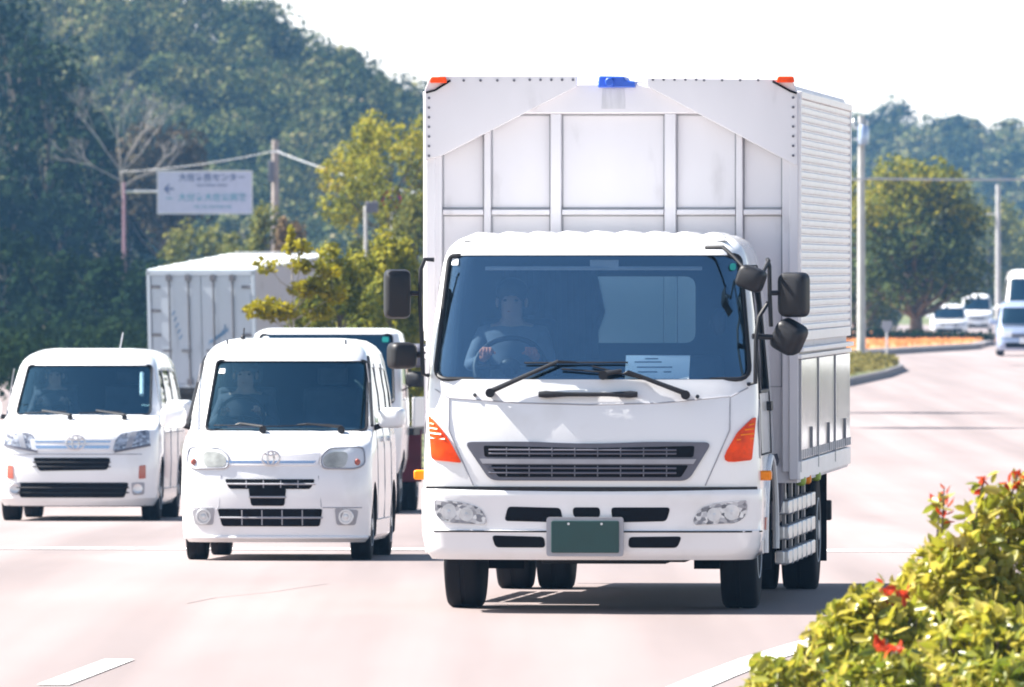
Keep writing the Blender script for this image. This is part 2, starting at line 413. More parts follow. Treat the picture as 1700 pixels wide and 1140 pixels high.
bumpS = Shell([(.34, 1.02), (.40, 1.06), (.5, 1.078), (.7, 1.085), (.78, 1.08)], [(.34, .045), (.385, .012), (.5, 0), (.525, -.004), (.53, .012), (.7, .01), (.76, .0), (.79, .02)], .8, .09, .17, .05)
zs = [.5, .65, .8, .95, 1.1, 1.25, 1.36, 1.45, 1.6, 1.75, 1.9, 2.05, 2.2, 2.26, 2.29, 2.32, 2.345, 2.365, 2.38, 2.395]
cab = cabS.loft(zs).build('cab', 'white', truck)
cut(cab, [])
cav = inner.loft([1.12, 1.25, 1.4, 1.6, 1.9, 2.2, 2.28, 2.33]).build('cut_cavity', 'cabin')
wsp = rpoly(TP((714, 628), (1242, 628), (1221, 421), (734, 421)), [.09, .09, .05, .05], 5)
c1 = MB().prism(wsp, 'y', -.4, .9).build('cut_ws', 'black')
c2 = MB().prism(rpoly(rect(-.64, 1.70, .56, 2.13), .07), 'y', 1.55, 1.85).build('cut_rw', 'black')
swp = rpoly([(.42, 1.40), (1.28, 1.40), (1.28, 2.14), (.60, 2.14)], .05)
c3 = MB().prism(swp, 'x', -1.4, 1.4).build('cut_sw', 'black')
c4 = MB().lathe([(.54, -1.4), (.54, 1.4)], (0, 1.22, .42), 'x', 32).build('cut_arch', 'chassis')
for c in (cav, c1, c2, c3, c4): c.parent = truck
bpy.context.view_layer.update()
cut(cab, [cav, c1, c2, c3, c4])
patch(wsp, cabS, -.012, .006).build('windscreen', 'glass', truck)
MB().tube(on(cabS, wsp, .001), .015, 8).build('windscreen_seal', 'black', truck)
patch(rpoly(rect(-.64, 1.70, .56, 2.13), .07), lambda x, z, o=0: Vector((x, 1.70 + o, z)), 0, .005, .5).build('rear_window', 'rearglass', truck)
for s in (-1, 1):
    sw = patch(swp, cabS.side(s), -.012, .006, .2).build('side_window', 'sideglass', truck)
    MB().tube(on(cabS.side(s), swp, .0), .013, 6).build('window_seal', 'black', sw)
# roof sheet with lengthwise pressed ribs
b = MB(); NX, NY = 80, 8; vs = []
for i in range(NX + 1):
    x = -.84 + 1.68 * i / NX
    for k in range(NY + 1):
        y = .47 + 1.18 * k / NY; e = min(1, min(k, NY - k) / 1.0); ed = min(1, (0.84 - abs(x)) / .06)
        edge = -.03 if k in (0, NY) or i in (0, NX) else 0
        vs.append((x, y, 2.388 + edge + .012 * (1 - (x / .85) ** 2) + e * ed * (.012 + .010 * math.cos(x * 2 * math.pi / .187))))
fs = [(i * (NY + 1) + k, (i + 1) * (NY + 1) + k, (i + 1) * (NY + 1) + k + 1, i * (NY + 1) + k + 1) for i in range(NX) for k in range(NY)]
b.add(vs, fs).build('roof_sheet', 'white', truck, 60)
# bumper, stripe, seams
bumper = bumpS.loft([.34, .36, .385, .42, .5, .524, .531, .6, .7, .745, .77, .785]).build('bumper', 'white', truck)
def tf(poly, r, off, th, m, name, par=truck, surf=cabS, step=.07):
    return patch(rpoly(poly, r), surf, off, th, step).build(name, m, par)
tf(TP((704, 815), (1252, 815), (1252, 806), (704, 806)), 0, .012, .03, 'black', 'trim_strip')
tf(TP((717, 881.5), (1262, 881.5), (1262, 879.5), (717, 879.5)), 0, .004, .01, 'gap', 'panel_gap', bumper, bumpS)
seams = MB()
def seam(pts, surf=cabS, r=.0045):
    out = []
    for a, c in zip(pts, pts[1:]):
        for k in range(8): t = k / 8; out.append(surf(a[0] + (c[0] - a[0]) * t, a[1] + (c[1] - a[1]) * t, .001))
    out.append(surf(*pts[-1], .001)); seams.tube(out, r, 5)
seam(TP((741, 659), (860, 667), (977, 670), (1094, 667), (1209, 656)))
seam(TP((741, 659), (741, 712), (783, 804))); seam(TP((1210, 657), (1210, 712), (1170, 804)))
seam(TP((741, 659), (716, 645))); seam(TP((1210, 657), (1238, 642)))
seams.build('panel_seam', 'lgrey', truck)
# grille
GR = rpoly(TP((812, 796), (1142, 796), (1181, 732), (1080, 731), (977, 735), (870, 731), (768, 732)), [.05, .05, .05, .1, .3, .1, .05])
gr = patch(GR, cabS, .014, .05).build('grille', 'grey', truck)
for pts in (TP((803, 757), (1150, 757), (1152, 738), (977, 742), (801, 738)), TP((826, 790), (1130, 790), (1142, 770), (813, 770))):
    patch(rpoly(pts, .015), cabS, .017, .03).build('grille_opening', 'gap', gr)
mesh = MB()
for y in (745, 751, 775, 783):
    mesh.tube([cabS(*T(x, y), .018) for x in range(810, 1146, 24)], .006, 5)
for x in range(840, 1140, 38):
    for (a, c) in ((741, 756), (771, 789)): mesh.tube([cabS(*T(x, a), .0185), cabS(*T(x, c), .0185)], .004, 5)
mesh.build('grille_mesh', 'grey', gr)
gb = MB()
gb.v = []; patchbar = patch(TP((800, 768), (1150, 768), (1155, 760), (795, 760)), cabS, .026, .02).build('grille_bar', 'lgrey', gr)
# hood grab handle in its shallow recess
rec = tf(TP((905, 665), (1040, 665), (1033, 645), (912, 645)), .03, .003, .01, 'white_dull', 'handle_recess')
hb = MB(); hb.tube([cabS(*T(x, 655), .03) for x in (893, 905, 940, 977, 1010, 1045, 1057)], [.018, .024, .014, .014, .014, .024, .018], 10)
hb.build('grab_handle', 'black', truck)
# indicators
for k, sg in enumerate((-1, 1)):
    def mir(X): return X if sg < 0 else 977 * 2 - X + 3
    poly = TP(*[(mir(X), Y) for X, Y in ((713, 762), (764, 767), (735, 716), (707, 688))]); poly = poly if sg < 0 else poly[::-1]
    L = patch(rpoly(poly, [.03, .02, .2, .015]), cabS, .012, .03, .03).build('turn_signal', 'orange', truck)
    for q in range(4):
        y0 = 702 + q * 8; MB().tube([cabS(*T(mir(711), y0), .0135), cabS(*T(mir(718 + q * 6), y0 + 2), .0135)], .006, 5).build('lens_rib', 'amber', L)
    # headlamp: bowl behind a clear lens
    hp = rpoly(TP(*[(mir(X), Y) for X, Y in ((734, 866), (806, 869), (806, 858), (796, 842), (768, 832), (718, 828), (719, 852))]), [.06, .02, .03, .05, .05, .02, .06])
    if sg > 0: hp = hp[::-1]
    H = patch(hp, bumpS, .006, .03).build('headlight', 'crystal', truck)
    for (X, Y, r) in ((743, 848, .050), (772, 852, .044)):
        c = bumpS(*T(mir(X), Y), .0); q = MB(); q.lathe([(r, -.012), (r * .95, -.009), (r * .6, .002), (r * .3, .0), (r * .28, -.012), (r * .05, -.014)], c, 'y', 20); q.build('reflector', 'bulb', H)
    patch(hp, bumpS, .018, .004).build('lens', 'lens', H)
    # corner marker lamp on the fender
    q = MB(); q.cbox((sg * 1.10, .34, (1017 - 788) / TS), (.075, .10, .062)); q.build('marker_lamp', 'amber', truck, 30, .012)
# bumper openings
for pts in (((836, 863), (935, 865), (930, 841), (842, 839)), ((952, 857), (996, 857), (996, 840), (950, 840)), ((1017, 865), (1106, 863), (1113, 840), (1014, 840)),
            ((821, 907), (905, 907), (903, 889), (815, 887)), ((1043, 907), (1124, 907), (1132, 888), (1044, 889))):
    patch(rpoly(TP(*pts), .025), bumpS, .003, .02).build('bumper_opening', 'gap', bumper)
pl = MB().prism(rpoly([(x, z) for x, z in TP((908, 921), (1036, 921), (1036, 856), (908, 856))], .02), 'y', -.05, -.02).build('plate_holder', 'lgrey', truck, 30)
np_ = MB().prism(rpoly(TP((916, 915), (1029, 915), (1029, 862), (916, 862)), .012), 'y', -.06, -.051).build('number_plate', 'green', pl, 30, .003)
q = MB()
for X in (945, 1000): q.lathe([(.008, -.067), (.008, -.058)], (T(X, 867)[0], 0, T(X, 867)[1]), 'y', 10)
q.build('plate_bolt', 'galv', np_)
# wipers
def wiper(p, bend, e0, e1, par=truck, surf=cabS, r=.011):
    w = MB(); w.lathe([(.03, -.05), (.026, -.02), (.02, .03)], surf(*p, .02), 'y', 12)
    w.tube([surf(*p, .045), surf(*bend, .05)], [r * 1.6, r], 8); w.tube([surf(*bend, .05), surf((e0[0] + e1[0]) / 2, (e0[1] + e1[1]) / 2, .03)], r * .7, 6)
    w.tube([surf(e0[0] + (e1[0] - e0[0]) * t / 6, e0[1] + (e1[1] - e0[1]) * t / 6, .022) for t in range(7)], r * .6, 6)
    return w.build('wiper', 'black', par)
wiper(T(812, 652), T(925, 601), T(868, 602), T(1040, 601))
wiper(T(1137, 655), T(1040, 618), T(980, 607), T(1088, 634))
wiper(T(1000, 622), T(1030, 616), T(930, 612), T(1062, 622))
q = MB(); q.add([], []); q.tube([cabS(*T(785, 655), .004), cabS(*T(785, 655), .016)], .012, 8); q.tube([cabS(*T(1156, 657), .004), cabS(*T(1156, 657), .016)], .012, 8); q.build('washer_nozzle', 'black', truck)
# mirrors
def mir_head(c, s, m='black', rot=0, back='lgrey', name='mirror', par=truck):
    h = MB(); o = rpoly(rect(-s[0] / 2, -s[2] / 2, s[0] / 2, s[2] / 2), min(s[0], s[2]) * .28, 4)
    n = len(o); vs = []
    for (y, k) in ((-s[1] / 2, .72), (-s[1] * .38, .93), (0, 1.), (s[1] / 2, 1.)): vs += [(a * k, y, b_ * k) for a, b_ in o]
    fs = [(i * n + j, i * n + (j + 1) % n, (i + 1) * n + (j + 1) % n, (i + 1) * n + j) for i in range(3) for j in range(n)] + [tuple(range(n))[::-1], tuple(range(3 * n, 4 * n))]
    t = h.add(vs, fs).build(name, m, par, 50); t.location = c; t.rotation_euler = (0, 0, rot)
    g = MB().prism([(a * .9, b_ * .9) for a, b_ in o], 'y', s[1] / 2 + .001, s[1] / 2 + .004).build('mirror_glass', 'chrome', t); return t
def at(X, Y, y): x, z = T(X, Y); return Vector((x - .02 * (y > .5), y, z))
mir_head(at(651, 486, .30), (.165, .12, .315), 'black', R(14)); mir_head(at(1312, 487, .30), (.185, .12, .285), 'black', R(-16))
lm = mir_head(at(660, 589, .28), (.17, .13, .17), 'black', R(25)); rm = mir_head(at(1304, 558, .28), (.19, .13, .20), 'black', R(-20)); rm.rotation_euler = (R(10), R(28), R(-15))
um = mir_head(at(1244, 460, .12), (.17, .12, .15), 'black', R(-10)); um.rotation_euler = (0, R(20), R(-10))
st = MB()
st.tube([at(712, 429, .30), at(697, 428, .29), at(690, 445, .28), at(689, 500, .27), at(692, 560, .27), at(694, 620, .27), at(702, 622, .32)], .014, 8)
st.tube([at(690, 485, .28), at(660, 485, .3)], .016, 8); st.tube([at(692, 587, .28), at(670, 588, .3)], .02, 8)
st.tube([at(1268, 428, .40), at(1273, 440, .28), at(1274, 490, .26), at(1276, 540, .27)], .014, 8)
st.tube([at(1271, 500, .27), at(1256, 525, .22), at(1252, 560, .2), at(1251, 634, .2), at(1238, 636, .24)], .014, 8)
st.tube([at(1274, 484, .27), at(1300, 484, .3)], .016, 8); st.tube([at(1246, 556, .21), at(1290, 558, .28)], .018, 8)
st.tube([at(1166, 408, .33), at(1196, 408, .27), at(1216, 425, .22), at(1240, 450, .14)], [.013, .014, .012, .012], 8)
st.tube([at(1262, 455, .16), at(1272, 430, .3)], .012, 8); st.build('mirror_stay', 'black', truck)
# cabin inside
d = MB(); d.prism([(.36, 1.10), (.36, 1.40), (.55, 1.47), (.85, 1.42), (.9, 1.10)], 'x', -.97, .97); d.build('dashboard', 'dash', truck, 30, .03)
sw_c = Vector((-.58, .93, 1.55)); q = MB()
ring_ = [sw_c + Vector((.225 * math.cos(a), .12 * math.sin(a), .185 * math.sin(a))) for a in [2 * math.pi * k / 28 for k in range(30)]]
q.tube(ring_, .017, 8, False); q.tube([sw_c + Vector((-.22, 0, 0)), sw_c, sw_c + Vector((.22, 0, 0))], .018, 6); q.tube([sw_c, sw_c + Vector((0, -.2, -.22))], .03, 8); q.ball(sw_c, (.07, .04, .06)); q.build('steering_wheel', 'black', truck)
for x in (-.58, .5):
    q = MB(); q.box((x - .25, 1.05, 1.13), (x + .25, 1.45, 1.28)); q.prism([(1.42, 1.26), (1.58, 1.26), (1.64, 1.86 if x < 0 else 1.62), (1.53, 1.86 if x < 0 else 1.62)], 'x', x - .25, x + .25)
    if x < 0: q.prism([(1.54, 1.88), (1.62, 1.88), (1.63, 2.06), (1.55, 2.06)], 'x', x - .13, x + .13)
    q.build('seat', 'seat', truck, 40, .04)
q = MB(); q.tube([(-.10, 1.6, 2.14), (-.05, 1.62, 1.9), (-.12, 1.62, 1.7)], .03, 6)
for k in range(8): q.tube([(-.64 + k * .075, 1.63, 2.2), (-.63 + k * .075, 1.63, 1.6)], .045, 6)
q.build('curtain', 'seat', truck)
(xa, za), (xb, zb_) = T(1034, 627), T(1141, 588); pz = (zb_ - za)
q = MB(); q.add([(xa, .16, za), (xb, .16, za), (xb, .27, zb_), (xa, .27, zb_), (xa, .164, za), (xb, .164, za), (xb, .274, zb_), (xa, .274, zb_)], [(0, 1, 2, 3), (7, 6, 5, 4), (0, 4, 5, 1), (1, 5, 6, 2), (2, 6, 7, 3), (3, 7, 4, 0)]); pp = q.build('paper', 'paper', truck)
q = MB()
for (u, w, c) in ((.14, .72, .42), (.18, .5, .55), (.2, .3, .3), (.3, .86, .2), (.6, .3, .12)):
    x0_, z0_, y0_ = xa + u * (xb - xa), za + w * pz, .16 + .11 * w - .002; q.tube([(x0_, y0_, z0_), (x0_ + c * (xb - xa), y0_, z0_)], .004, 4)
q.build('writing', 'cloth_grey', pp)
patch(rpoly(TP((737, 437), (749, 437), (749, 426), (738, 426)), .004), cabS, -.006, .003).build('sticker', 'paper', truck)
M['teal'] = mat('teal_sticker', (.03, .45, .38), .5)
patch(rpoly(TP((1206, 446), (1216, 446), (1216, 434), (1206, 434)), .02), cabS, -.006, .003).build('sticker', 'teal', truck)
q = MB(); q.tube([cabS(*T(1190, 520), -.14), cabS(*T(1190, 530), -.15)], .055, 14); q.ball(cabS(*T(1191, 526), -.1), (.05, .02, .09)); q.tube([cabS(*T(1200, 510), -.05), cabS(*T(1191, 526), -.1)], .008, 6); q.build('room_mirror', 'black', truck)
q = MB(); q.tube([cabS(-.7, 2.2, -.07), cabS(0, 2.2, -.07), cabS(.7, 2.2, -.07)], .014, 6); q.box((-.02, .36, 2.17), (.16, .42, 2.235)); q.build('sun_visor_rail', 'lgrey', truck)
# cab sides: door seams, handle, step, wheel arch lip, side graphic, window pillar
for s in (-1, 1):
    sd = cabS.side(s); ds = MB()
    ds.tube([sd(y, z, .002) for y, z in ((.36, 1.0), (.38, 1.35), (.58, 2.2), (1.34, 2.2), (1.38, 1.35), (1.36, 1.0), (.36, 1.0))], .006, 5); ds.build('door_seam', 'gap', truck)
    patch(rpoly(rect(1.12, 1.27, 1.3, 1.33), .02), sd, .03, .03).build('door_handle', 'black', truck)
    patch(rpoly([(.26, .98), (.33, .98), (.42, 1.32), (.36, 1.36), (.26, 1.2)], .02), sd, .004, .006).build('side_vent', 'lgrey', truck)
    a = MB(); a.tube([(s * 1.075, 1.22 + .55 * math.cos(t), .42 + .55 * math.sin(t)) for t in [R(-5 + 10 * k) for k in range(20)]], .022, 8); a.build('wheel_arch', 'white_dull', truck)
    patch(rpoly(rect(.56, .52, .70, .60), .01), cabS.side(s), .03, .05).build('step_lamp', 'redlens', truck)
    q = MB(); q.box((s * .78, .78, .40), (s * 1.06, 1.72, .46)) if False else q.prism(rpoly(rect(.46, .37, .66, .5), .03), 'x', s * .9, s * 1.07); q.build('cab_step', 'galv', truck)
# chassis
ch = MB(); ch.box((-.42, .4, .55), (-.32, 7.6, .78)); ch.box((.32, .4, .55), (.42, 7.6, .78)); ch.box((-.85, .55, .5), (.85, .75, .62))
for y in (2.4, 3.6, 4.8, 6.9): ch.box((-.32, y, .58), (.32, y + .1, .75))
ch.box((-.35, .62, .30), (.45, 1.9, .75)); ch.box((-.95, 1.14, .38), (.95, 1.3, .5)); ch.box((-.9, 5.92, .36), (.9, 6.1, .52)); ch.ball((.0, 6.0, .44), (.24, .26, .22))
ch.box((-.2, 2.0, .42), (.2, 2.9, .8)); ch.box((.1, 1.4, .29), (.52, 1.8, .5)); ch.tube([(0, 2.9, .6), (0, 5.8, .46)], .06, 8)
ch.box((-1.0, 2.25, .36), (-.5, 3.4, .78)); ch.build('chassis', 'chassis', truck, 30, .01)
for s in (-1, 1):
    wheel(truck, s * .885, 1.22, .415, .235, s, rim='white_dull')
    wheel(truck, s * .98, 6.0, .415, .24, s, z=.39, rim='white_dull'); wheel(truck, s * .70, 6.0, .415, .24, s, z=.39)
    q = MB(); q.box((s * .58, 6.62, .16), (s * 1.12, 6.64, .80)); q.build('mud_flap', 'rubber', truck)
    q = MB(); q.box((s * .55, 1.66, .24), (s * 1.05, 1.68, .6)); q.build('mud_flap', 'rubber', truck)
    # side guard: three rails on posts
    g = MB()
    for z in (.30, .46, .625):
        g.prism(rpoly([(s * 1.04, z - .045), (s * 1.10, z - .045), (s * 1.10, z + .045), (s * 1.04, z + .045)], .015), 'y', 2.22, 2.26); g.box((s * 1.085, 2.24, z - .045), (s * 1.13, 5.15, z + .045))
        for y in (2.62, 3.12, 3.62, 4.12, 4.62): g.box((s * 1.08, y, z - .05), (s * 1.137, y + .05, z + .05))
    sgd = g.build('side_guard', 'galv', truck, 40, .008)
    for y in (2.6, 3.3, 4.0, 4.7): MB().box((s * 1.06, y, .24), (s * 1.083, y + .08, .95)).build('guard_post', 'lgrey', sgd, 30)
q = MB(); q.tube([(1.02, 1.95, .95), (1.05, 2.1, .86), (1.03, 2.25, .62), (.9, 2.3, .4)], .06, 10); q.tube([(.98, 2.1, .98), (.98, 2.2, .7), (.8, 2.3, .45)], .04, 10); q.build('air_hose', 'grey', truck)
q = MB(); q.lathe([(.2, 3.0), (.22, 3.03), (.22, 4.2), (.2, 4.23)], (.78, 0, .62), 'y', 20); q.build('fuel_tank', 'galv', truck)
for (y, m) in ((2.35, 'green_lamp'), (2.95, 'amber'), (4.0, 'green_lamp')):
    if m == 'green_lamp' and m not in M: M[m] = mat('yellow_green_lens', (.28, .42, .03), .3)
    q = MB(); q.lathe([(.02, -.035), (.032, -.025), (.036, 0), (.032, .02), (.014, .03)], (1.2, y, .80), 'z', 14); q.box((1.19, y - .02, .83), (1.21, y + .02, .9)); q.build('marker_lamp', m, truck)
q = MB(); q.box((-1.1, 7.5, .42), (1.1, 7.6, .56)); q.box((-1.0, 7.45, .5), (-.9, 7.55, .84)); q.box((.9, 7.45, .5), (1.0, 7.55, .84)); q.build('rear_bumper', 'chassis', truck, 30, .01)
# wing body
BD = 69.9; BS = FPX / BD; BG = HORY + CAMZ * BS; B0 = BD - TD; BL = 5.85; HW = 1.212; BX = .0
def B(X, Y): return ((X - 1006) / BS, (BG - Y) / BS)
def BP(*p): return [B(X, Y) for X, Y in p]
zt = B(0, 152)[1]; zw = B(0, 548)[1]; zr = B(0, 574)[1]; zb = B(0, 786)[1]
body = MB(); body.box((-HW + .02, B0 + .06, zb), (HW - .02, B0 + BL, zt)); body.box((-HW + .01, B0 + .03, zb - .05), (HW - .01, B0 + BL + .01, zb + .06))
body.prism([(-HW + .01, zt), (-HW + .04, zt + .05), (-HW + .12, zt + .075), (HW - .12, zt + .075), (HW - .04, zt + .05), (HW - .01, zt)], 'y', B0 + .05, B0 + BL)
box_ = body.build('cargo_box', 'panel', truck, 30)
fr = MB()
def bar(x0, z0, x1, z1, y, th=.08): fr.box((min(x0, x1), B0 + .06 - y, min(z0, z1)), (max(x0, x1), B0 + .061, max(z0, z1)))
zl = B(0, 660)[1]
for (X0, X1, y) in ((697, 722, .06), (792, 803.5, .045), (903, 921, .05), (1093, 1112, .05), (1212, 1223, .045), (1289, 1312, .06)):
    bar(B(X0, 0)[0], zb + .02, B(X1, 0)[0], B(0, 186)[1], y)
for (a, c) in ((723, 791), (804.5, 902), (922, 1092), (1113, 1211), (1224, 1288)): bar(B(a, 0)[0], B(0, 354)[1], B(c, 0)[0], B(0, 345)[1], .04)
fr.build('front_frame', 'panel', box_, 30, .006)
# dark joints round the recessed panels
jt = MB()
for (a, c) in ((723, 791), (804.5, 902), (922, 1092), (1113, 1211), (1224, 1288)):
    for (t, u) in ((188, 343.5), (355, 640)):
        (x0, z0), (x1, z1) = B(a, u), B(c, t); w = .007
        for (p, r_) in (((x0, z0), (x0 + w, z1)), ((x1 - w, z0), (x1, z1)), ((x0, z1 - w), (x1, z1)), ((x0, z0), (x1, z0 + w))):
            jt.box((p[0], B0 + .052, p[1]), (r_[0], B0 + .0605, r_[1]))
jt.build('panel_joint', 'lgrey', box_, 0)
q = MB(); q.prism(BP((700, 186), (1312, 186), (1312, 178), (1065, 140), (1050, 136), (950, 136), (935, 140), (700, 178)), 'y', B0 + .0, B0 + .0605); q.build('front_header', 'panel', box_, 30, .01)
for nm, pts in (('l', ((695, 263), (722, 256), (948, 141), (948, 124), (720, 123), (702, 128), (695, 146))), ('r', ((1311, 272), (1065, 141), (1065, 127), (1294, 129), (1308, 135), (1315, 152), (1315, 272)))):
    cp = MB().prism(rpoly(BP(*pts), .006), 'y', B0 - .05, B0 - .002).build('wing_end_cover', 'panel', box_, 30, .006)
    rv = MB(); s = -1 if nm == 'l' else 1
    ex = B(699, 0)[0] if s < 0 else B(1311, 0)[0]
    for k in range(7): rv.lathe([(.009, -.007), (.007, 0)], (ex + .012 * -s, B0 - .05, B(0, 160 + k * 16)[1]), 'y', 8)
    for k in range(5): rv.lathe([(.009, -.007), (.007, 0)], (B(870 + 18 * k, 0)[0] if s < 0 else B(1075 + 18 * k, 0)[0], B0 - .05, B(0, 130)[1]), 'y', 8)
    for k in range(4): rv.lathe([(.009, -.007), (.007, 0)], (B(1160 + 30 * k, 0)[0] if s > 0 else B(760 + 28 * k, 0)[0], B0 - .05, B(0, 131)[1]), 'y', 8)
    rv.build('rivet', 'grey', cp)
    x0, x1 = (704, 733) if s < 0 else (1281, 1311)
    q = MB(); q.prism(rpoly(BP((x0, 135), (x1, 135), (x1 - 2, 125), (x0 + 2, 125)), .012), 'y', B0 - .10, B0 - .051); q.build('clearance_lamp', 'orange', cp, 30, .006)
    q = MB(); a = [(697, 151), (712, 147), (738, 131)] if s < 0 else [(1314, 153), (1303, 149), (1274, 133)]
    q.tube([Vector((B(*p)[0], B0 - .056, B(*p)[1])) for p in a], .008, 6); q.build('lamp_cable', 'gap', cp)
    # corrugated wing wall
    zs_ = []; NR = 29; vs = []; fs = []; pr = []
    for k in range(NR):
        z0 = zw + (zt - .03 - zw) * k / NR; h = (zt - .03 - zw) / NR
        pr += [(0, z0), (.0, z0 + h * .10), (.013, z0 + h * .22), (.015, z0 + h * .5), (.013, z0 + h * .80), (.002, z0 + h * .96)]
    pr.append((0, zt - .03)); n = len(pr)
    for y in (B0 + .02, B0 + BL): vs += [(s * (HW - .004 + d_), y, z) for d_, z in pr]
    fs = [(k, k + 1, n + k + 1, n + k) for k in range(n - 1)]
    MB().add(vs, fs).build('wing_wall', 'alu', box_, 25, recalc=False)
    q = MB(); q.box((s * (HW - .02), B0 + .02, zt - .035), (s * (HW + .022), B0 + BL, zt + .012)); q.box((s * (HW - .02), B0 + .0, zw - .06), (s * (HW + .012), B0 + BL, zw + .005))
    q.box((s * (HW - .02), B0, zr - .03), (s * (HW + .035), B0 + BL + .01, zr)); q.box((s * (HW - .02), B0, zr - .075), (s * (HW + .02), B0 + BL, zr - .045)); q.box((s * (HW - .02), B0 - .001, zw), (s * (HW + .018), B0 + .03, zt - .03)); q.box((s * (HW - .02), B0 + BL - .03, zw), (s * (HW + .018), B0 + BL + .012, zt - .03)); q.build('wing_rail', 'alu', box_, 30, .005)
    # side gates
    zg0, zg1 = zb + .0, zr - .08; ng = 3; gl = BL / ng
    for k in range(ng):
        y0 = B0 + .08 + k * gl; q = MB(); q.box((s * (HW - .015), y0, zg0 + .10), (s * (HW + .008), y0 + gl - .1, zg1))
        gate = q.build('side_gate', 'steel', box_, 30, .004)
        q = MB(); q.box((s * (HW - .015), y0 - .05, zg0 + .02), (s * (HW + .016), y0 - .012, zg1)); q.build('gate_post', 'lgrey', box_, 30)
        q = MB()
        for j_ in range(8):
            yy = y0 + .1 + j_ * (gl - .25) / 7
            MB().box((s * (HW + .008), yy, zg0 + .105), (s * (HW + .016), yy + .02, zg0 + .16)).build('gate_hinge', 'alu', gate, 0)
        MB().box((s * (HW + .008), y0 + 1.1, zg0 + .11), (s * (HW + .022), y0 + 1.13, zg0 + .30)).build('gate_latch', 'lgrey', gate, 0)
    q = MB(); q.box((s * (HW - .02), B0 + .0, zg0 - .03), (s * (HW + .012), B0 + BL, zg0 + .09)); q.build('sill_rail', 'alu', box_, 30, .005)
    q = MB(); q.box((s * (HW - .06), B0 - .02, zb - .03), (s * (HW - .001), B0 + .06, zt)); q.build('corner_post', 'panel', box_, 30, .005)
M['streak'] = mat('rain_streak', (.56, .55, .57), .6, var=.12, nscale=9, nmap=(3, 1, .5))
q = MB(); q.prism(BP((988, 178), (1028, 178), (1027, 145), (990, 145)), 'y', B0 - .0025, B0 + .001); q.build('rain_stain', 'streak', box_, 0)
q = MB(); q.prism(rpoly(BP((984, 143), (1046, 143), (1046, 133), (1030, 131), (1028, 125), (986, 124)), .01), 'y', B0 - .09, B0 + .3); q.lathe([(.03, -.12), (.03, 0)], (B(1004, 0)[0], B0, B(0, 134)[1]), 'y', 12)
q.build('wing_motor', 'blue', box_, 30, .008)
drv = person((truck.location.x - .58 + .1, TD + 1.40, 1.30), YAW, 'cloth_grey', 'glove2', (0.02, -.47, .22), 'truck driver in grey with orange gloves, hands on the steering wheel')

# ------------------------------------------------------------------ smaller vehicles
def px_frame(cx, s, g): return lambda X, Y: ((X - cx) / s, (g - Y) / s)
def car(name, loc, yaw, pitch, S, Sin, zs, ws, sides, wheels, paint, label, cat='car', glass='carglass', cavz=None, arch=.31, detail=True, group=None):
    root = empty(name, loc, (pitch, 0, yaw)); tag(root, label, cat, group)
    b = S.loft(zs).build('body', paint, root)
    cs = [Sin.loft(cavz).build('cut', 'cabin'), MB().prism(ws, 'y', -.3, (S.F(max(z for _, z in ws)) + S.F(min(z for _, z in ws))) / 2 + .55).build('cut', 'black')]
    for sp in sides: cs.append(MB().prism(sp, 'x', -1.2, 1.2).build('cut', 'black'))
    for (y, r, w, x) in wheels: cs.append(MB().lathe([(r + .05, -1.2), (r + .05, -x + w * .8)], (0, y, r), 'x', 28).build('cut', 'chassis')); cs.append(MB().lathe([(r + .05, x - w * .8), (r + .05, 1.2)], (0, y, r), 'x', 28).build('cut', 'chassis'))
    for c in cs: c.parent = root
    bpy.context.view_layer.update(); cut(b, cs)
    patch(ws, S, -.01, .005).build('windscreen', glass, root)
    MB().tube(on(S, ws, .0), .012, 6).build('windscreen_seal', 'black', root)
    for sp in sides:
        for s in (-1, 1): patch(sp, S.side(s), -.006, .005, .25).build('side_window', 'sideglass', root)
    for (y, r, w, x) in wheels:
        for s in (-1, 1): wheel(root, s * x, y, r, w, s, rim='galv', hub=.62)
    q = MB(); q.box((-S.W(.3) + .12, .25, .16), (S.W(.3) - .12, S.yr - .3, .24)); q.build('underbody', 'chassis', root)
    return root, b
def fpatch(root, S, P, pts, r, off, th, m, name, par=None, step=.06):
    return patch(rpoly([P(*p) for p in pts], r), S, off, th, step).build(name, m, par or root)
def cabin_bits(root, x, y, z, wid, dash_y):
    d = MB(); d.box((-wid, dash_y, z - .12), (wid, dash_y + .34, z + .01)); d.build('dashboard', 'dash', root, 30, .03)
    c = Vector((x, y, z + .09)); q = MB()
    q.tube([c + Vector((.18 * math.cos(a), .07 * math.sin(a), .165 * math.sin(a))) for a in [2 * math.pi * k / 24 for k in range(26)]], .014, 6, False)
    q.tube([c + Vector((-.17, 0, 0)), c + Vector((.17, 0, 0))], .016, 6); q.tube([c, c + Vector((0, -.22, -.1))], .025, 6); q.build('steering_wheel', 'black', root)
    for sx in (x, -x):
        q = MB(); q.prism([(y + .42, z - .2), (y + .56, z - .2), (y + .66, z + .33), (y + .56, z + .33)], 'x', sx - .23, sx + .23); q.prism([(y + .58, z + .35), (y + .66, z + .35), (y + .67, z + .5), (y + .6, z + .5)], 'x', sx - .12, sx + .12)
        q.build('seat', 'seat', root, 40, .03)

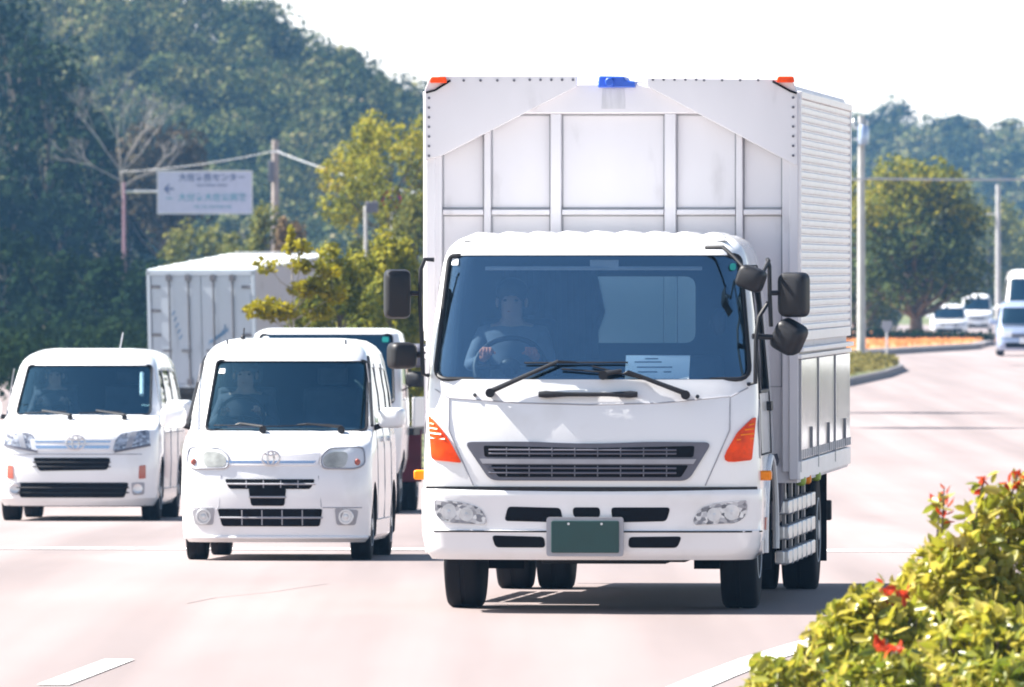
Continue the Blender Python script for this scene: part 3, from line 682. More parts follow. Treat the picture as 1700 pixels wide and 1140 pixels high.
# -- white tall kei wagon
KD = 84.0; KSc = FPX / KD; Kg = HORY + (CAMZ - gz(KD)) * KSc; K = px_frame(455, KSc, Kg)
kS = Shell([(.15, .70), (.2, .735), (.5, .75), (.85, .745), (.98, .735), (1.04, .725), (1.3, .70), (1.55, .655), (1.64, .625), (1.70, .57), (1.735, .50), (1.75, .42)],
           [(.15, .07), (.2, .02), (.42, 0), (.6, .0), (.75, .03), (.86, .06), (.91, .11), (.96, .24), (1.0, .40), (1.03, .52), (1.57, .98), (1.63, 1.06), (1.69, 1.16), (1.73, 1.32), (1.75, 1.5)], 3.38, .13, .17, .1)
kI = Shell([(z, w - .05) for z, w in kS.tw], [(z, y + .07) for z, y in kS.tf], 3.3, .13, .14, .1)
kws = rpoly([K(*p) for p in ((330, 714), (600, 714), (592, 597), (342, 597))], [.05, .05, .03, .03])
kside = [rpoly([(1.02, 1.08), (1.78, 1.08), (1.78, 1.52), (1.30, 1.52)], .04), rpoly([(1.88, 1.08), (2.6, 1.08), (2.6, 1.52), (1.88, 1.52)], .04), rpoly([(2.7, 1.12), (3.15, 1.12), (3.08, 1.5), (2.7, 1.52)], .04)]
kei, kb = car('kei_car', (wx(455, KD), KD, gz(KD + 1.5) + .012), R(-3), slope(86), kS, kI,
              [.15, .17, .2, .3, .42, .5, .6, .68, .75, .8, .86, .885, .91, .935, .96, .98, 1.0, 1.015, 1.03, 1.15, 1.3, 1.45, 1.57, 1.6, 1.63, 1.66, 1.69, 1.715, 1.735, 1.75], kws, kside,
              [(.62, .285, .16, .645), (2.95, .285, .16, .645)], 'white', 'boxy white kei car with twin slatted grilles between the silver van and truck'.replace('silver ', 'left '), cavz=[.98, 1.03, 1.1, 1.3, 1.5, 1.57, 1.63, 1.68])
def kp(pts, r, off, th, m, name, par=None): return fpatch(kei, kS, K, pts, r, off, th, m, name, par)
for (X0, X1, sg) in ((322, 372, -1), (529, 602, 1)):
    def mk_(X): return X if sg > 0 else 910 - X
    hl = kp([(mk_(X), Y) for X, Y in ((533, 776), (588, 777), (602, 770), (600, 742), (545, 744), (530, 757))][::1 if sg > 0 else -1], .04, .008, .03, 'white_dull', 'headlight')
    MB().tube(on(lambda u, v, o=0.: kS(u, v, o), rpoly([K(mk_(X), Y) for X, Y in ((533, 776), (588, 777), (602, 770), (600, 742), (545, 744), (530, 757))], .04), .012), .007, 5).build('lamp_edge', 'lgrey', hl)
    kp([(mk_(X), Y) for X, Y in ((536, 773), (572, 775), (577, 749), (548, 749), (535, 758))][::1 if sg > 0 else -1], .05, .014, .012, 'lampglass', 'reflector', hl)
    c = kS(*K(mk_(590), 766), .014); q = MB(); q.ball(c, (.024, .012, .026)); q.build('turn_signal', 'redlens', hl)
    kp([(mk_(X), Y) for X, Y in ((533, 776), (588, 777), (602, 770), (600, 742), (545, 744), (530, 757))][::1 if sg > 0 else -1], .04, .03, .004, 'lens', 'lens', hl)
    bz = kp([(mk_(X), Y) for X, Y in ((558, 870), (588, 870), (593, 845), (555, 842))][::1 if sg > 0 else -1], .02, .008, .02, 'lgrey', 'fog_lamp')
    c = kS(*K(mk_(573), 856), .01); q = MB(); q.lathe([(.062, -.005), (.058, -.014), (.045, -.014), (.04, -.006), (.022, -.006), (.018, -.014), (.004, -.016)], c, 'y', 22); q.build('reflector', 'galv', bz)
gk = kp([(372, 771), (525, 771), (532, 750), (480, 754), (418, 754), (366, 750)], .02, .012, .03, 'alu', 'upper_grille')
kp([(377, 768), (520, 768), (524, 764), (374, 764)], .004, .014, .01, 'chrome', 'grille_line', gk)
def emblem(c, rx, rz, par):
    q = MB()
    for (a, b_) in ((1, 1), (.36, .95)): q.tube([c + Vector((rx * a * math.cos(t), 0, rz * b_ * math.sin(t))) for t in [2 * math.pi * k / 24 for k in range(26)]], .009, 6, False)
    q.tube([c + Vector((-rx * .7, 0, rz * .55)), c + Vector((0, 0, rz * .35)), c + Vector((rx * .7, 0, rz * .55))], .008, 6); q.build('emblem', 'galv', par)
emblem(kS(*K(449, 760), .03), .07, .055, gk)
for pts in (((380, 810), (515, 810), (523, 794), (372, 794)), ((417, 838), (472, 838), (475, 809), (412, 809)), ((368, 872), (530, 872), (535, 843), (360, 843))):
    g_ = kp(pts, .02, .006, .02, 'gap', 'grille')
    (xa, ya), (xb, yb) = pts[0], pts[2]; q = MB()
    for t in ((.5,) if yb > 790 and len(pts) == 4 else (.5,)):
        ym = ya + (yb - ya) * t; q.tube([kS(*K(xa - 4 + (xb - xa + 4) * k / 8, ym), .008) for k in range(9)], .008, 5)
    if xb - xa > 100:
        for t in (.2, .4, .6, .8): q.tube([kS(*K(xa + (xb - xa) * t, ya - 2), .008), kS(*K(xa + (xb - xa) * t, yb + 2), .008)], .005, 5)
    q.build('grille_slat', 'lgrey', g_)
q = MB(); q.tube([kS(*K(x, 889), .012) for x in range(305, 612, 20)], .014, 8); q.build('bumper_lip', 'white', kei)
sm = MB(); sm.tube([kS(*K(x, y), .001) for x, y in ((366, 788), (362, 840), (358, 845))], .004, 5); sm.tube([kS(*K(x, y), .001) for x, y in ((528, 788), (533, 840))], .004, 5); sm.tube([kS(*K(x, 841), .001) for x in range(305, 361, 8)], .004, 5); sm.tube([kS(*K(x, 841), .001) for x in range(535, 606, 8)], .004, 5)
sm.tube([kS(*K(x, y), .001) for x, y in ((321, 738), (345, 726), (400, 722), (455, 721), (510, 722), (565, 726), (592, 738))], .004, 5); sm.build('panel_seam', 'lgrey', kei)
wiper(K(560, 716), K(500, 709), K(430, 710), K(540, 706), kei, kS, .008); wiper(K(430, 716), K(390, 711), K(345, 708), K(420, 708), kei, kS, .008)
for s in (-1, 1):
    o = mir_head(Vector((s * .86, .86, 1.12)), (.20, .13, .16), 'white', R(-8 * s), par=kei); q = MB(); q.tube([(s * .72, .9, 1.04), (s * .84, .88, 1.08)], .025, 6); q.build('mirror_arm', 'black', o) if False else q.build('mirror_arm', 'black', kei)
    q = MB(); q.tube([kS.side(s)(y, z, .004) for y, z in ((.58, 1.06), (1.2, 1.54), (1.35, 1.6))], .014, 6); q.build('pillar_trim', 'black', kei)
    patch(rpoly(rect(1.56, .93, 1.74, .97), .015), kS.side(s), .02, .02).build('door_handle', 'white', kei); patch(rpoly(rect(2.36, .93, 2.54, .97), .015), kS.side(s), .02, .02).build('door_handle', 'white', kei)
    ds = MB()
    for y in (1.0, 1.83, 2.66): ds.tube([kS.side(s)(y, z, .001) for z in (.32, .6, .9, 1.05, 1.55)], .005, 5)
    ds.tube([kS.side(s)(y, .32, .001) for y in (1.0, 2.66)], .005, 5); ds.build('door_seam', 'lgrey', kei)
    q = MB(); q.tube([(s * .47, 1.3, 1.735), (s * .47, 1.33, 1.66)], .008, 5)
    q.build('roof_moulding', 'black', kei)
q = MB(); q.tube([(-.36, 1.5, 1.74), (-.355, 1.55, 1.83)], .006, 6); q.ball((-.36, 1.5, 1.755), .02); q.build('antenna', 'black', kei)
cabin_bits(kei, -.34, 1.05, 1.03, .62, .66)
patch(rpoly([K(*p) for p in ((345, 617), (356, 617), (356, 609), (347, 609))], .005), kS, -.006, .003).build('sticker', 'paper', kei)
q = MB(); q.box((-.3, 1.35, 1.0), (.3, 1.36, 1.0)) if False else q.box((.05, 3.28, 1.15), (.5, 3.29, 1.42)); q.build('rear_window', 'lens', kei)
q = MB(); q.box((-.42, .7, 1.04), (-.2, .9, 1.06)); o_ = q.build('dash_cloth', 'redlens', kei)
person((kei.location.x - .34 + .08, KD + 1.65, gz(KD) + .80), R(-3), 'cloth_dark', 'skin', (0, -.52, .26), 'kei car driver in dark clothes behind the steering wheel', .95)

# -- white minivan at the left edge
VD = 112.0; VS_ = FPX / VD; Vg = HORY + (CAMZ - gz(VD)) * VS_; Vp = px_frame(125, VS_, Vg)
vS = Shell([(.17, .78), (.25, .83), (.6, .845), (.95, .84), (1.1, .815), (1.4, .775), (1.62, .73), (1.70, .69), (1.76, .62), (1.80, .52), (1.815, .42)],
           [(.17, .07), (.25, .02), (.5, 0), (.72, .02), (.88, .05), (.96, .10), (1.02, .28), (1.07, .55), (1.11, .78), (1.63, 1.42), (1.68, 1.50), (1.74, 1.62), (1.79, 1.82), (1.815, 2.1)], 4.5, .16, .22, .12)
vI = Shell([(z, w - .055) for z, w in vS.tw], [(z, y + .08) for z, y in vS.tf], 4.4, .16, .18, .1)
vws = rpoly([Vp(*p) for p in ((17, 690), (241, 690), (237, 606), (44, 606))], [.06, .06, .04, .04])
vws = rpoly([(-.70, 1.115), (.715, 1.115), (.68, 1.635), (-.62, 1.635)], [.06, .06, .04, .04])
vside = [rpoly([(1.35, 1.14), (2.15, 1.14), (2.15, 1.58), (1.78, 1.58)], .04), rpoly([(2.25, 1.14), (3.2, 1.14), (3.2, 1.58), (2.25, 1.58)], .04), rpoly([(3.3, 1.14), (4.25, 1.16), (4.1, 1.56), (3.3, 1.58)], .04)]
van, vb = car('minivan', (wx(125, VD), VD, gz(VD + 1.5) + .01), R(-2.2), slope(114.5), vS, vI,
              [.17, .2, .25, .35, .5, .6, .72, .8, .88, .92, .96, .99, 1.02, 1.05, 1.08, 1.11, 1.25, 1.4, 1.55, 1.63, 1.66, 1.69, 1.72, 1.75, 1.78, 1.8, 1.815], vws, vside,
              [(.9, .315, .19, .73), (3.6, .315, .19, .73)], 'white', 'white minivan with wide black lower grille at the left edge of the road', cavz=[1.06, 1.12, 1.3, 1.5, 1.63, 1.69, 1.75])
def vp(pts, r, off, th, m, name, par=None): return fpatch(van, vS, Vp, pts, r, off, th, m, name, par)
for sg in (-1, 1):
    def mv(X): return X if sg > 0 else 250 - X
    pts = [(mv(X), Y) for X, Y in ((186, 747), (214, 745), (246, 736), (244, 712), (200, 718), (192, 726))][::1 if sg > 0 else -1]
    hl = vp(pts, .03, .01, .03, 'crystal', 'headlight')
    vp([(mv(X), Y) for X, Y in ((206, 744), (216, 742), (226, 715), (214, 718))][::1 if sg > 0 else -1], .01, .014, .01, 'lgrey', 'lamp_divider', hl)
    vp([(mv(X), Y) for X, Y in ((188, 750), (246, 739), (246, 735), (190, 746))][::1 if sg > 0 else -1], .004, .016, .01, 'grey', 'lamp_edge', hl)
    vp(pts, .03, .03, .004, 'lens', 'lens', hl)
    vp([(mv(X), Y) for X, Y in ((229, 793), (240, 792), (240, 770), (230, 771))][::1 if sg > 0 else -1], .01, .006, .02, 'redlens', 'reflector')
    fg = vp([(mv(X), Y) for X, Y in ((219, 820), (237, 819), (238, 799), (217, 799))][::1 if sg > 0 else -1], .02, .008, .02, 'lgrey', 'fog_lamp')
    c = vS(*Vp(mv(227), 809), .012); q = MB(); q.lathe([(.055, -.005), (.05, -.014), (.03, -.006), (.004, -.01)], c, 'y', 16); q.build('reflector', 'galv', fg)
g_ = vp([(52, 746), (186, 746), (190, 727), (48, 727)], .02, .012, .03, 'alu', 'upper_grille')
vp([(60, 743), (180, 743), (182, 738), (58, 738)], .004, .015, .01, 'chrome', 'grille_line', g_); vp([(58, 733), (182, 733), (183, 730), (57, 730)], .003, .015, .01, 'chrome', 'grille_line', g_)
emblem(vS(*Vp(125, 733), .03), .10, .075, g_)
for pts in (((64, 780), (178, 778), (183, 758), (54, 758)), ((32, 824), (206, 824), (213, 799), (25, 799))):
    o = vp(pts, .03, .006, .02, 'gap', 'grille'); q = MB()
    for t in (.33, .66): q.tube([vS(*Vp(pts[3][0] + (pts[2][0] - pts[3][0]) * k / 8, pts[0][1] + (pts[2][1] - pts[0][1]) * t), .007) for k in range(9)], .007, 5)
    q.build('grille_slat', 'black', o)
sm = MB(); sm.tube([vS(*Vp(x, 752), .001) for x in range(18, 240, 12)], .005, 5); sm.tube([vS(*Vp(x, y), .001) for x, y in ((8, 712), (40, 704), (80, 700), (125, 699), (170, 700), (210, 704), (240, 711))], .005, 5); sm.build('panel_seam', 'lgrey', van)
wiper(Vp(110, 694), Vp(60, 686), Vp(30, 687), Vp(100, 684), van, vS, .01); wiper(Vp(200, 694), Vp(150, 687), Vp(120, 687), Vp(190, 684), van, vS, .01)
for s in (-1, 1):
    mir_head(Vector((s * 1.0, 1.12, 1.17)), (.27, .16, .20), 'white', R(-8 * s), par=van); q = MB(); q.tube([(s * .80, 1.2, 1.08), (s * .96, 1.15, 1.12)], .03, 6); q.build('mirror_arm', 'black', van)
    ds = MB()
    for y in (1.15, 2.2, 3.25): ds.tube([vS.side(s)(y, z, .001) for z in (.34, .6, .95, 1.1, 1.6)], .006, 5)
    ds.tube([vS.side(s)(y, .34, .001) for y in (1.15, 3.25)], .006, 5); ds.tube([vS.side(s)(y, .93, .001) for y in (1.15, 4.3)], .006, 5); ds.build('door_seam', 'lgrey', van)
    for y in (1.9, 2.4): patch(rpoly(rect(y, .97, y + .2, 1.01), .015), vS.side(s), .025, .025).build('door_handle', 'white', van)
q = MB(); q.tube([(.3, 2.2, 1.81), (.32, 2.35, 1.98)], .007, 6); q.build('antenna', 'lgrey', van)
cabin_bits(van, -.38, 1.55, 1.10, .7, 1.0)
q = MB(); q.tube([vS(.60, 1.58, -.04), vS(.62, 1.36, -.05)], .022, 8); q.build('hanging_charm', 'paper', van)
person((van.location.x - .38 + .08, VD + 2.15, gz(VD) + .86), R(-2), 'cloth_dark', 'skin', (0, -.52, .28), 'minivan driver in dark clothes with hands on the wheel', .95)

# -- light flatbed truck behind the kei car
LD = 118.0; LS = FPX / LD; Lg = HORY + (CAMZ - gz(LD)) * LS; Lp = px_frame(536, LS, Lg)
lS = Shell([(.45, .80), (.6, .84), (1.0, .86), (1.3, .85), (1.7, .83), (1.9, .81), (1.98, .79), (2.02, .74), (2.045, .66)],
           [(.45, .04), (.6, 0), (1.0, .02), (1.2, .06), (1.98, .36), (2.01, .42), (2.03, .52), (2.045, .7)], 1.5, .1, .16, .06)
lI = Shell([(z, w - .05) for z, w in lS.tw], [(z, y + .06) for z, y in lS.tf], 1.44, .1, .14, .06)
lws = rpoly([(-.77, 1.22), (.77, 1.22), (.73, 1.975), (-.73, 1.975)], .05)
lt, lb = car('flatbed_truck', (wx(536, LD), LD, gz(LD + 1.5) + .015), R(-3), slope(120), lS, lI, [.45, .5, .6, .8, 1.0, 1.1, 1.2, 1.4, 1.6, 1.75, 1.9, 1.93, 1.96, 1.98, 2.0, 2.015, 2.03, 2.045], lws, [rpoly([(.42, 1.25), (1.15, 1.25), (1.15, 1.82), (.6, 1.82)], .04)],
             [(.75, .33, .17, .72)], 'white', 'white light truck with maroon rear guard mostly hidden behind the kei car', 'truck', cavz=[1.05, 1.2, 1.5, 1.9, 1.96])
cabin_bits(lt, -.36, .72, 1.2, .72, .35)
for sx in (-.66, .66): patch(rpoly(rect(sx - .035, 1.89, sx + .035, 1.95), .015), lS, -.004, .003).build('sticker', 'teal' if sx > 0 else 'paper', lt)
for s in (-1, 1):
    mir_head(Vector((s * 1.0, .3, 1.74)), (.22, .16, .26), 'grey', R(-20 * s), par=lt); mir_head(Vector((s * 1.0, .32, 1.48)), (.20, .14, .17), 'black', R(-20 * s), par=lt)
    q = MB(); q.tube([(s * .8, .36, 1.86), (s * .93, .3, 1.84), (s * .94, .3, 1.4), (s * .85, .36, 1.36)], .012, 6); q.build('mirror_stay', 'black', lt)
    hl = MB(); hl.lathe([(.09, -.02), (.08, -.03), (.02, -.02)], lS(s * .6, .8, 0), 'y', 16); hl.build('headlight', 'bulb', lt)
    wheel(lt, s * .74, 3.2, .33, .2, s); wheel(lt, s * .53, 3.2, .33, .2, s)
    q = MB(); q.box((s * .60, 2.72, .33), (s * .92, 2.75, .92)); q.build('rear_guard', 'maroon', lt, 30, .01)
    q = MB(); q.box((s * .88, 1.62, .95), (s * .91, 4.3, 1.28)); q.build('bed_side', 'white_dull', lt, 30, .008)
    q = MB(); q.tube([(s * .80, 1.6, 1.2), (s * .80, 1.6, 1.72), (-s * .1, 1.6, 1.72)], .022, 8); q.build('guard_frame', 'white_dull', lt)
q = MB(); q.box((-.9, 1.6, .86), (.9, 4.3, .94)); q.box((-.35, .8, .5), (.35, 4.2, .8)); q.build('bed_floor', 'chassis', lt, 30)
q = MB(); q.prism(rpoly(rect(-.5, .85, .5, .97), .03), 'y', -.01, .04); q.build('grille', 'gap', lt)

# -- old box truck standing by the hill
CD = 179.0; CS = FPX / CD
bt = empty('box_truck', (wx(339, CD), CD, gz(CD)), (R(3.7), 0, R(-18.5))); tag(bt, 'dirty white box truck with rear doors and lock bars, by the wooded hill', 'truck')
hw = .94; zt2 = wz(447, CD) - gz(CD) - .01; zb2 = .78; L2 = 4.0
q = MB(); q.box((-hw, .03, zb2), (hw, L2, zt2)); bx = q.build('cargo_box', 'boxside', bt, 30, .02)
M['graffiti'] = mat('stained_door_paint', (.44, .50, .58), .55, var=.1, nscale=1.6, dirt=(.27, .31, .37), nmap=(3.2, 1, .6))
for s in (-1, 1):
    q = MB(); q.box((min(0, s * (hw - .06)) + .006, .0, zb2 + .06), (max(0, s * (hw - .06)) - .006, .029, zt2 - .09)); dr = q.build('rear_door', 'graffiti', bt, 30, .006)
    q = MB()
    for x in (.22, .56):
        q.tube([(s * x, -.02, zb2 + .04), (s * x, -.02, zt2 - .06)], .016, 8)
        for z in (zt2 - .12, zb2 + .1): q.cbox((s * x, -.02, z), (.09, .05, .1))
        q.cbox((s * x - .05, -.03, zb2 + .62), (.16, .03, .04))
    q.build('lock_bar', 'lockbar', dr)
    q = MB()
    for z in (zt2 - .3, zt2 - .7, zt2 - 1.1, zt2 - 1.5): q.box((s * (hw - .22), -.012, z), (s * (hw + .005), -.001, z + .05))
    q.build('hinge', 'lockbar', dr)
    q = MB(); q.box((s * (hw - .3), -.02, zb2 - .14), (s * (hw - .04), .06, zb2 - .03)); q.build('tail_light', 'redlens', bt)
    wheel(bt, s * .78, 1.1, .36, .2, s); wheel(bt, s * .78, 4.3, .36, .2, s)
q = MB(); q.box((-hw - .01, -.015, zt2 - .085), (hw + .01, .03, zt2 + .01)); q.box((-hw - .01, -.015, zb2), (hw + .01, .03, zb2 + .055)); q.box((-hw - .012, -.015, zb2), (-hw + .05, .029, zt2)); q.box((hw - .05, -.015, zb2), (hw + .012, .029, zt2)); q.build('door_frame', 'graffiti', bt, 30, .005)
q = MB(); q.box((-hw, .03, zt2), (hw, L2, zt2 + .02))
for k in range(6): q.box((-hw, .5 + k * .75, zt2 + .02), (hw, .53 + k * .75, zt2 + .032))
q.build('roof', 'white', bt, 30)
q = MB(); q.box((-.6, .1, .45), (.6, L2, zb2 - .002)); q.box((-hw, -.03, zb2 - .1), (hw, .02, zb2 - .003)); q.build('chassis', 'chassis', bt, 30)
q = MB(); q.box((-.85, L2 + .1, .5), (.85, L2 + 1.5, 1.75)); q.build('cab', 'white_dull', bt, 30, .15)
M['scrawl'] = mat('blue_scrawl', (.10, .25, .45), .6)
q = MB(); rnd = random.Random(4)
for k in range(7):
    x = .12 + k * .045; z = zb2 + .72 + .03 * k
    q.tube([(x, -.004, z), (x + .02, -.004, z + .12 * rnd.random() + .05), (x + .06, -.004, z + .02), (x + .08, -.004, z + .1)], .009, 5)
for k in range(5): x = -.52 + .03 * k; q.tube([(x, -.004, zt2 - .75 - .1 * k), (x + .05, -.004, zt2 - .68 - .1 * k)], .01, 5)
q.build('graffiti', 'scrawl', bt)

# -- far traffic on the right
def far_car(name, X, Y, D, wid, hgt, ln, paint, label, cat, hood=.9, plate=True, z=None, yaw=-1.5, br=.56):
    w = wid / 2; h = hgt; base = h * br
    S = Shell([(.17, w * .93), (.3, w), (base * .85, w), (base, w * .96), (h * .9, w * .82), (h * .97, w * .74), (h, w * .58)], [(.17, .05), (.3, 0), (base * .75, .03), (base * .9, .12), (base, hood), (h * .9, hood + .55), (h * .96, hood + .7), (h, hood + 1.0)], ln, .12, .18, .1)
    I = Shell([(a, b - .06) for a, b in S.tw], [(a, b + .08) for a, b in S.tf], ln - .08, .12, .15, .1)
    ws = rpoly([(-w * .84, base + .03), (w * .84, base + .03), (w * .76, h * .89), (-w * .76, h * .89)], .06)
    root, b = car(name, (wx(X, D), D, gz(D) if z is None else z), R(yaw), 0, S, I, [.17, .22, .3, base * .5, base * .75, base * .85, base * .9, base * .95, base, base * 1.2, h * .8, h * .9, h * .94, h * .97, h * .985, h], ws,
                  [rpoly([(hood + .5, base + .05), (ln * .6, base + .05), (ln * .6, h * .87), (hood + .75, h * .87)], .04), rpoly([(ln * .63, base + .05), (ln * .92, base + .06), (ln * .88, h * .86), (ln * .63, h * .87)], .04)],
                  [(.75, .3, .18, w * .85), (ln - .7, .3, .18, w * .85)], paint, label, cat, cavz=[base - .04, base + .05, h * .8, h * .9, h * .95])
    for s in (-1, 1):
        q = patch(rpoly(rect(s * w * .68 - .16, base * .62, s * w * .68 + .16, base * .8), .03), S, .01, .03).build('headlight', 'bulb', root)
        mir_head(Vector((s * (w + .1), hood + .3, base + .1)), (.2, .12, .15), paint, 0, par=root)
    patch(rpoly(rect(-w * .5, base * .60, w * .5, base * .74), .03), S, .01, .02).build('grille', 'grey', root)
    patch(rpoly(rect(-w * .7, .24, w * .7, .38), .03), S, .01, .02).build('lower_grille', 'gap', root)
    if plate: patch(rpoly(rect(-.17, .36, .17, .52), .01), S, .025, .01).build('number_plate', 'paper', root)
    return root
far_car('compact_car', 1703, 0, 300, 1.6, 1.52, 3.9, 'silver', 'pale blue compact car cut by the right edge, leading the far traffic', 'car', .75)
far_car('kei_van', 1622, 0, 500, 1.5, 1.78, 3.4, 'white', 'distant white van beyond the grassy median, right of the round tree', 'van', .5, z=wz(488, 500) - 1.78)
far_car('hatchback', 1576, 0, 480, 1.66, 1.45, 3.9, 'white', 'distant white hatchback just left of the far white van', 'car', .9, z=wz(505, 480) - 1.45)
ft = far_car('delivery_truck', 1722, 0, 334, 2.1, 2.42, 5.4, 'white', 'tall white truck behind the pale blue car at the right edge', 'truck', .15, br=.48)

follower = copy_tree(kei); follower.location = (5.75, 97, gz(98.5)); follower.rotation_euler = (slope(98), 0, R(-4)); tag(follower, 'white car following in the next lane, mirrored in the truck side panels')
# ------------------------------------------------------------------ ground, road, markings
def ground_mat():
    m, n, b = mk('grass_ground'); v = coords(n)
    r = ramp(n, [(.3, (.05, .07, .025)), (.5, (.10, .12, .04)), (.7, (.20, .17, .07))]); n.links.new(noise(n, v, .5, 8), r.inputs[0]); n.links.new(r.outputs[0], b.inputs['Base Color']); b.inputs['Roughness'].default_value = .95; return m
def asphalt_mat():
    m, n, b = mk('worn_asphalt'); v = coords(n)
    big = noise(n, coords(n, 'Object', (.35, .05, 1)), 1.2, 4); fine = noise(n, v, 40, 3)
    mx = n.nodes.new('ShaderNodeMath'); mx.operation = 'MULTIPLY_ADD'; mx.inputs[1].default_value = .25; n.links.new(fine, mx.inputs[0]); n.links.new(big, mx.inputs[2])
    r = ramp(n, [(.34, (.188, .150, .146)), (.58, (.220, .179, .174)), (.82, (.245, .203, .198))]); n.links.new(mx.outputs[0], r.inputs[0])
    st_ = noise(n, coords(n, 'Object', (1.1, .018, 1)), 1.0, 3)
    mp_ = n.nodes.new('ShaderNodeMapRange'); mp_.inputs[1].default_value = .35; mp_.inputs[2].default_value = .65; mp_.inputs[3].default_value = .80; mp_.inputs[4].default_value = 1.06; n.links.new(st_, mp_.inputs[0])
    mc = n.nodes.new('ShaderNodeMix'); mc.data_type = 'RGBA'; mc.blend_type = 'MULTIPLY'; mc.inputs['Factor'].default_value = 1; n.links.new(r.outputs[0], mc.inputs['A']); n.links.new(mp_.outputs[0], mc.inputs['B'])
    n.links.new(mc.outputs['Result'], b.inputs['Base Color']); b.inputs['Roughness'].default_value = .85
    bp = n.nodes.new('ShaderNodeBump'); bp.inputs['Strength'].default_value = .25; bp.inputs['Distance'].default_value = .01; n.links.new(fine, bp.inputs['Height']); n.links.new(bp.outputs[0], b.inputs['Normal']); return m
M['ground'] = ground_mat(); M['asphalt'] = asphalt_mat()
M['line'] = mat('road_paint', (.80, .79, .77), .7, var=.06, nscale=8, dirt=(.5, .48, .46))
M['line_worn'] = mat('worn_road_paint', (.72, .70, .69), .7, var=.06, nscale=1.6, dirt=(.26, .225, .222))
M['crack'] = mat('sealed_crack', (.13, .11, .11), .8)
M['kerb'] = mat('kerb_concrete', (.20, .19, .20), .9, var=.2, nscale=3)
M['soil'] = mat('dry_soil', (.42, .24, .12), .95, var=.25, nscale=2)
def sheet(name, xs, ys, dz, m, kind='structure'):
    vs = [(x, y, gz(y) + dz) for y in ys for x in xs]; n = len(xs)
    fs = [(j * n + i, j * n + i + 1, (j + 1) * n + i + 1, (j + 1) * n + i) for j in range(len(ys) - 1) for i in range(n - 1)]
    o = MB().add(vs, fs).build(name, m, None, 60, recalc=False); return tag(o, kind=kind)
ysamp = [-60, 0, 20, 40, 64, 66, 68, 70, 72, 74, 76, 79, 82, 84.6, 88, 92, 96, 100, 106, 112.8, 117, 122, 128, 135, 147, 160, 180, 200, 230, 260, 300, 320, 340, 370, 400, 450, 500, 560, 620]
sheet('ground', [-160, -60, -20, 0, 20, 60, 200], ysamp + [760, 900, 1150, 1300], -.02, 'ground')
sheet('road', [-12, -6, 0, 6, 12, 20, 34], ysamp[1:], 0.0, 'asphalt')
sheet('verge', [-3.3, -2, -.9], [150, 160, 170, 178], .02, 'ground')
def strip(name, path, w, dz=.006, m='line'):
    """A painted line of width w along a path of (x, y)."""
    pts = []
    for a, c in zip(path, path[1:]):
        k = max(1, int((Vector(c) - Vector(a)).length / 1.5))
        pts += [Vector(a) + (Vector(c) - Vector(a)) * i / k for i in range(k)]
    pts.append(Vector(path[-1])); vs = []
    for i, p in enumerate(pts):
        d = (pts[min(i + 1, len(pts) - 1)] - pts[max(0, i - 1)]).normalized(); nrm = Vector((-d.y, d.x)) * w / 2
        for q_ in (p + nrm, p - nrm): vs.append((q_.x, q_.y, gz(q_.y) + dz))
    fs = [(2 * i, 2 * i + 1, 2 * i + 3, 2 * i + 2) for i in range(len(pts) - 1)]
    return tag(MB().add(vs, fs).build(name, m, None, 60), kind='structure')
def gp(X, Y): d = ground_d(Y); return (wx(X, d), d)
strip('road_marking', [gp(88, 1138), gp(198, 1096)], .17)
strip('road_marking', [gp(-420, 1210), gp(-280, 1180)], .17)
strip('road_marking', [gp(1100, 1160), gp(1190, 1122), gp(1260, 1095), gp(1335, 1072), gp(1480, 1030), gp(1700, 985)], .22)
strip('road_marking', [(-9, 91.0), (-4, 90.2), (0, 89.5), (6, 88.2), (12, 87.0)], .9, m='line_worn')
strip('road_crack', [gp(310, 1002), gp(360, 992), (wx(430, 69.3), ground_d(983)), gp(545, 969)], .010, .004, 'crack')
for k in range(6):
    y = 118 + k * 20; strip('road_marking', [(3.2 + .085 * (y - 68), y), (3.2 + .085 * (y - 60), y + 8)], .16)

# raised medians on the right, far away, with kerbs
def island(name, outline, h, top, kerb_h=.16):
    pts = [gp(*p) for p in outline]; n = len(pts)
    vs = [(x, y, gz(y)) for x, y in pts] + [(x, y, gz(y) + kerb_h) for x, y in pts]
    k = MB().add(vs, [(i, (i + 1) % n, n + (i + 1) % n, n + i) for i in range(n)] + [tuple(range(n, 2 * n))]).build(name, 'kerb', None, 20); tag(k, kind='structure')
    cx, cy = sum(p[0] for p in pts) / n, sum(p[1] for p in pts) / n
    ins = [(cx + (x - cx) * .93, cy + (y - cy) * .93) for x, y in pts]
    t = MB().add([(x, y, gz(y) + kerb_h + .01) for x, y in ins] + [(cx, cy, gz(cy) + kerb_h + h)], [(i, (i + 1) % n, n) for i in range(n)]).build(name.replace('kerb', 'verge'), top, None, 60); tag(t, kind='structure'); return ins
isl1 = island('kerb', [(1250, 660), (1405, 641), (1470, 627), (1500, 616), (1490, 608), (1405, 600), (1250, 598)], .05, 'ground')
isl2 = island('kerb', [(1200, 601), (1405, 594), (1520, 586), (1620, 580), (1648, 573), (1640, 566), (1560, 561), (1405, 559), (1200, 560)], .04, 'soil')

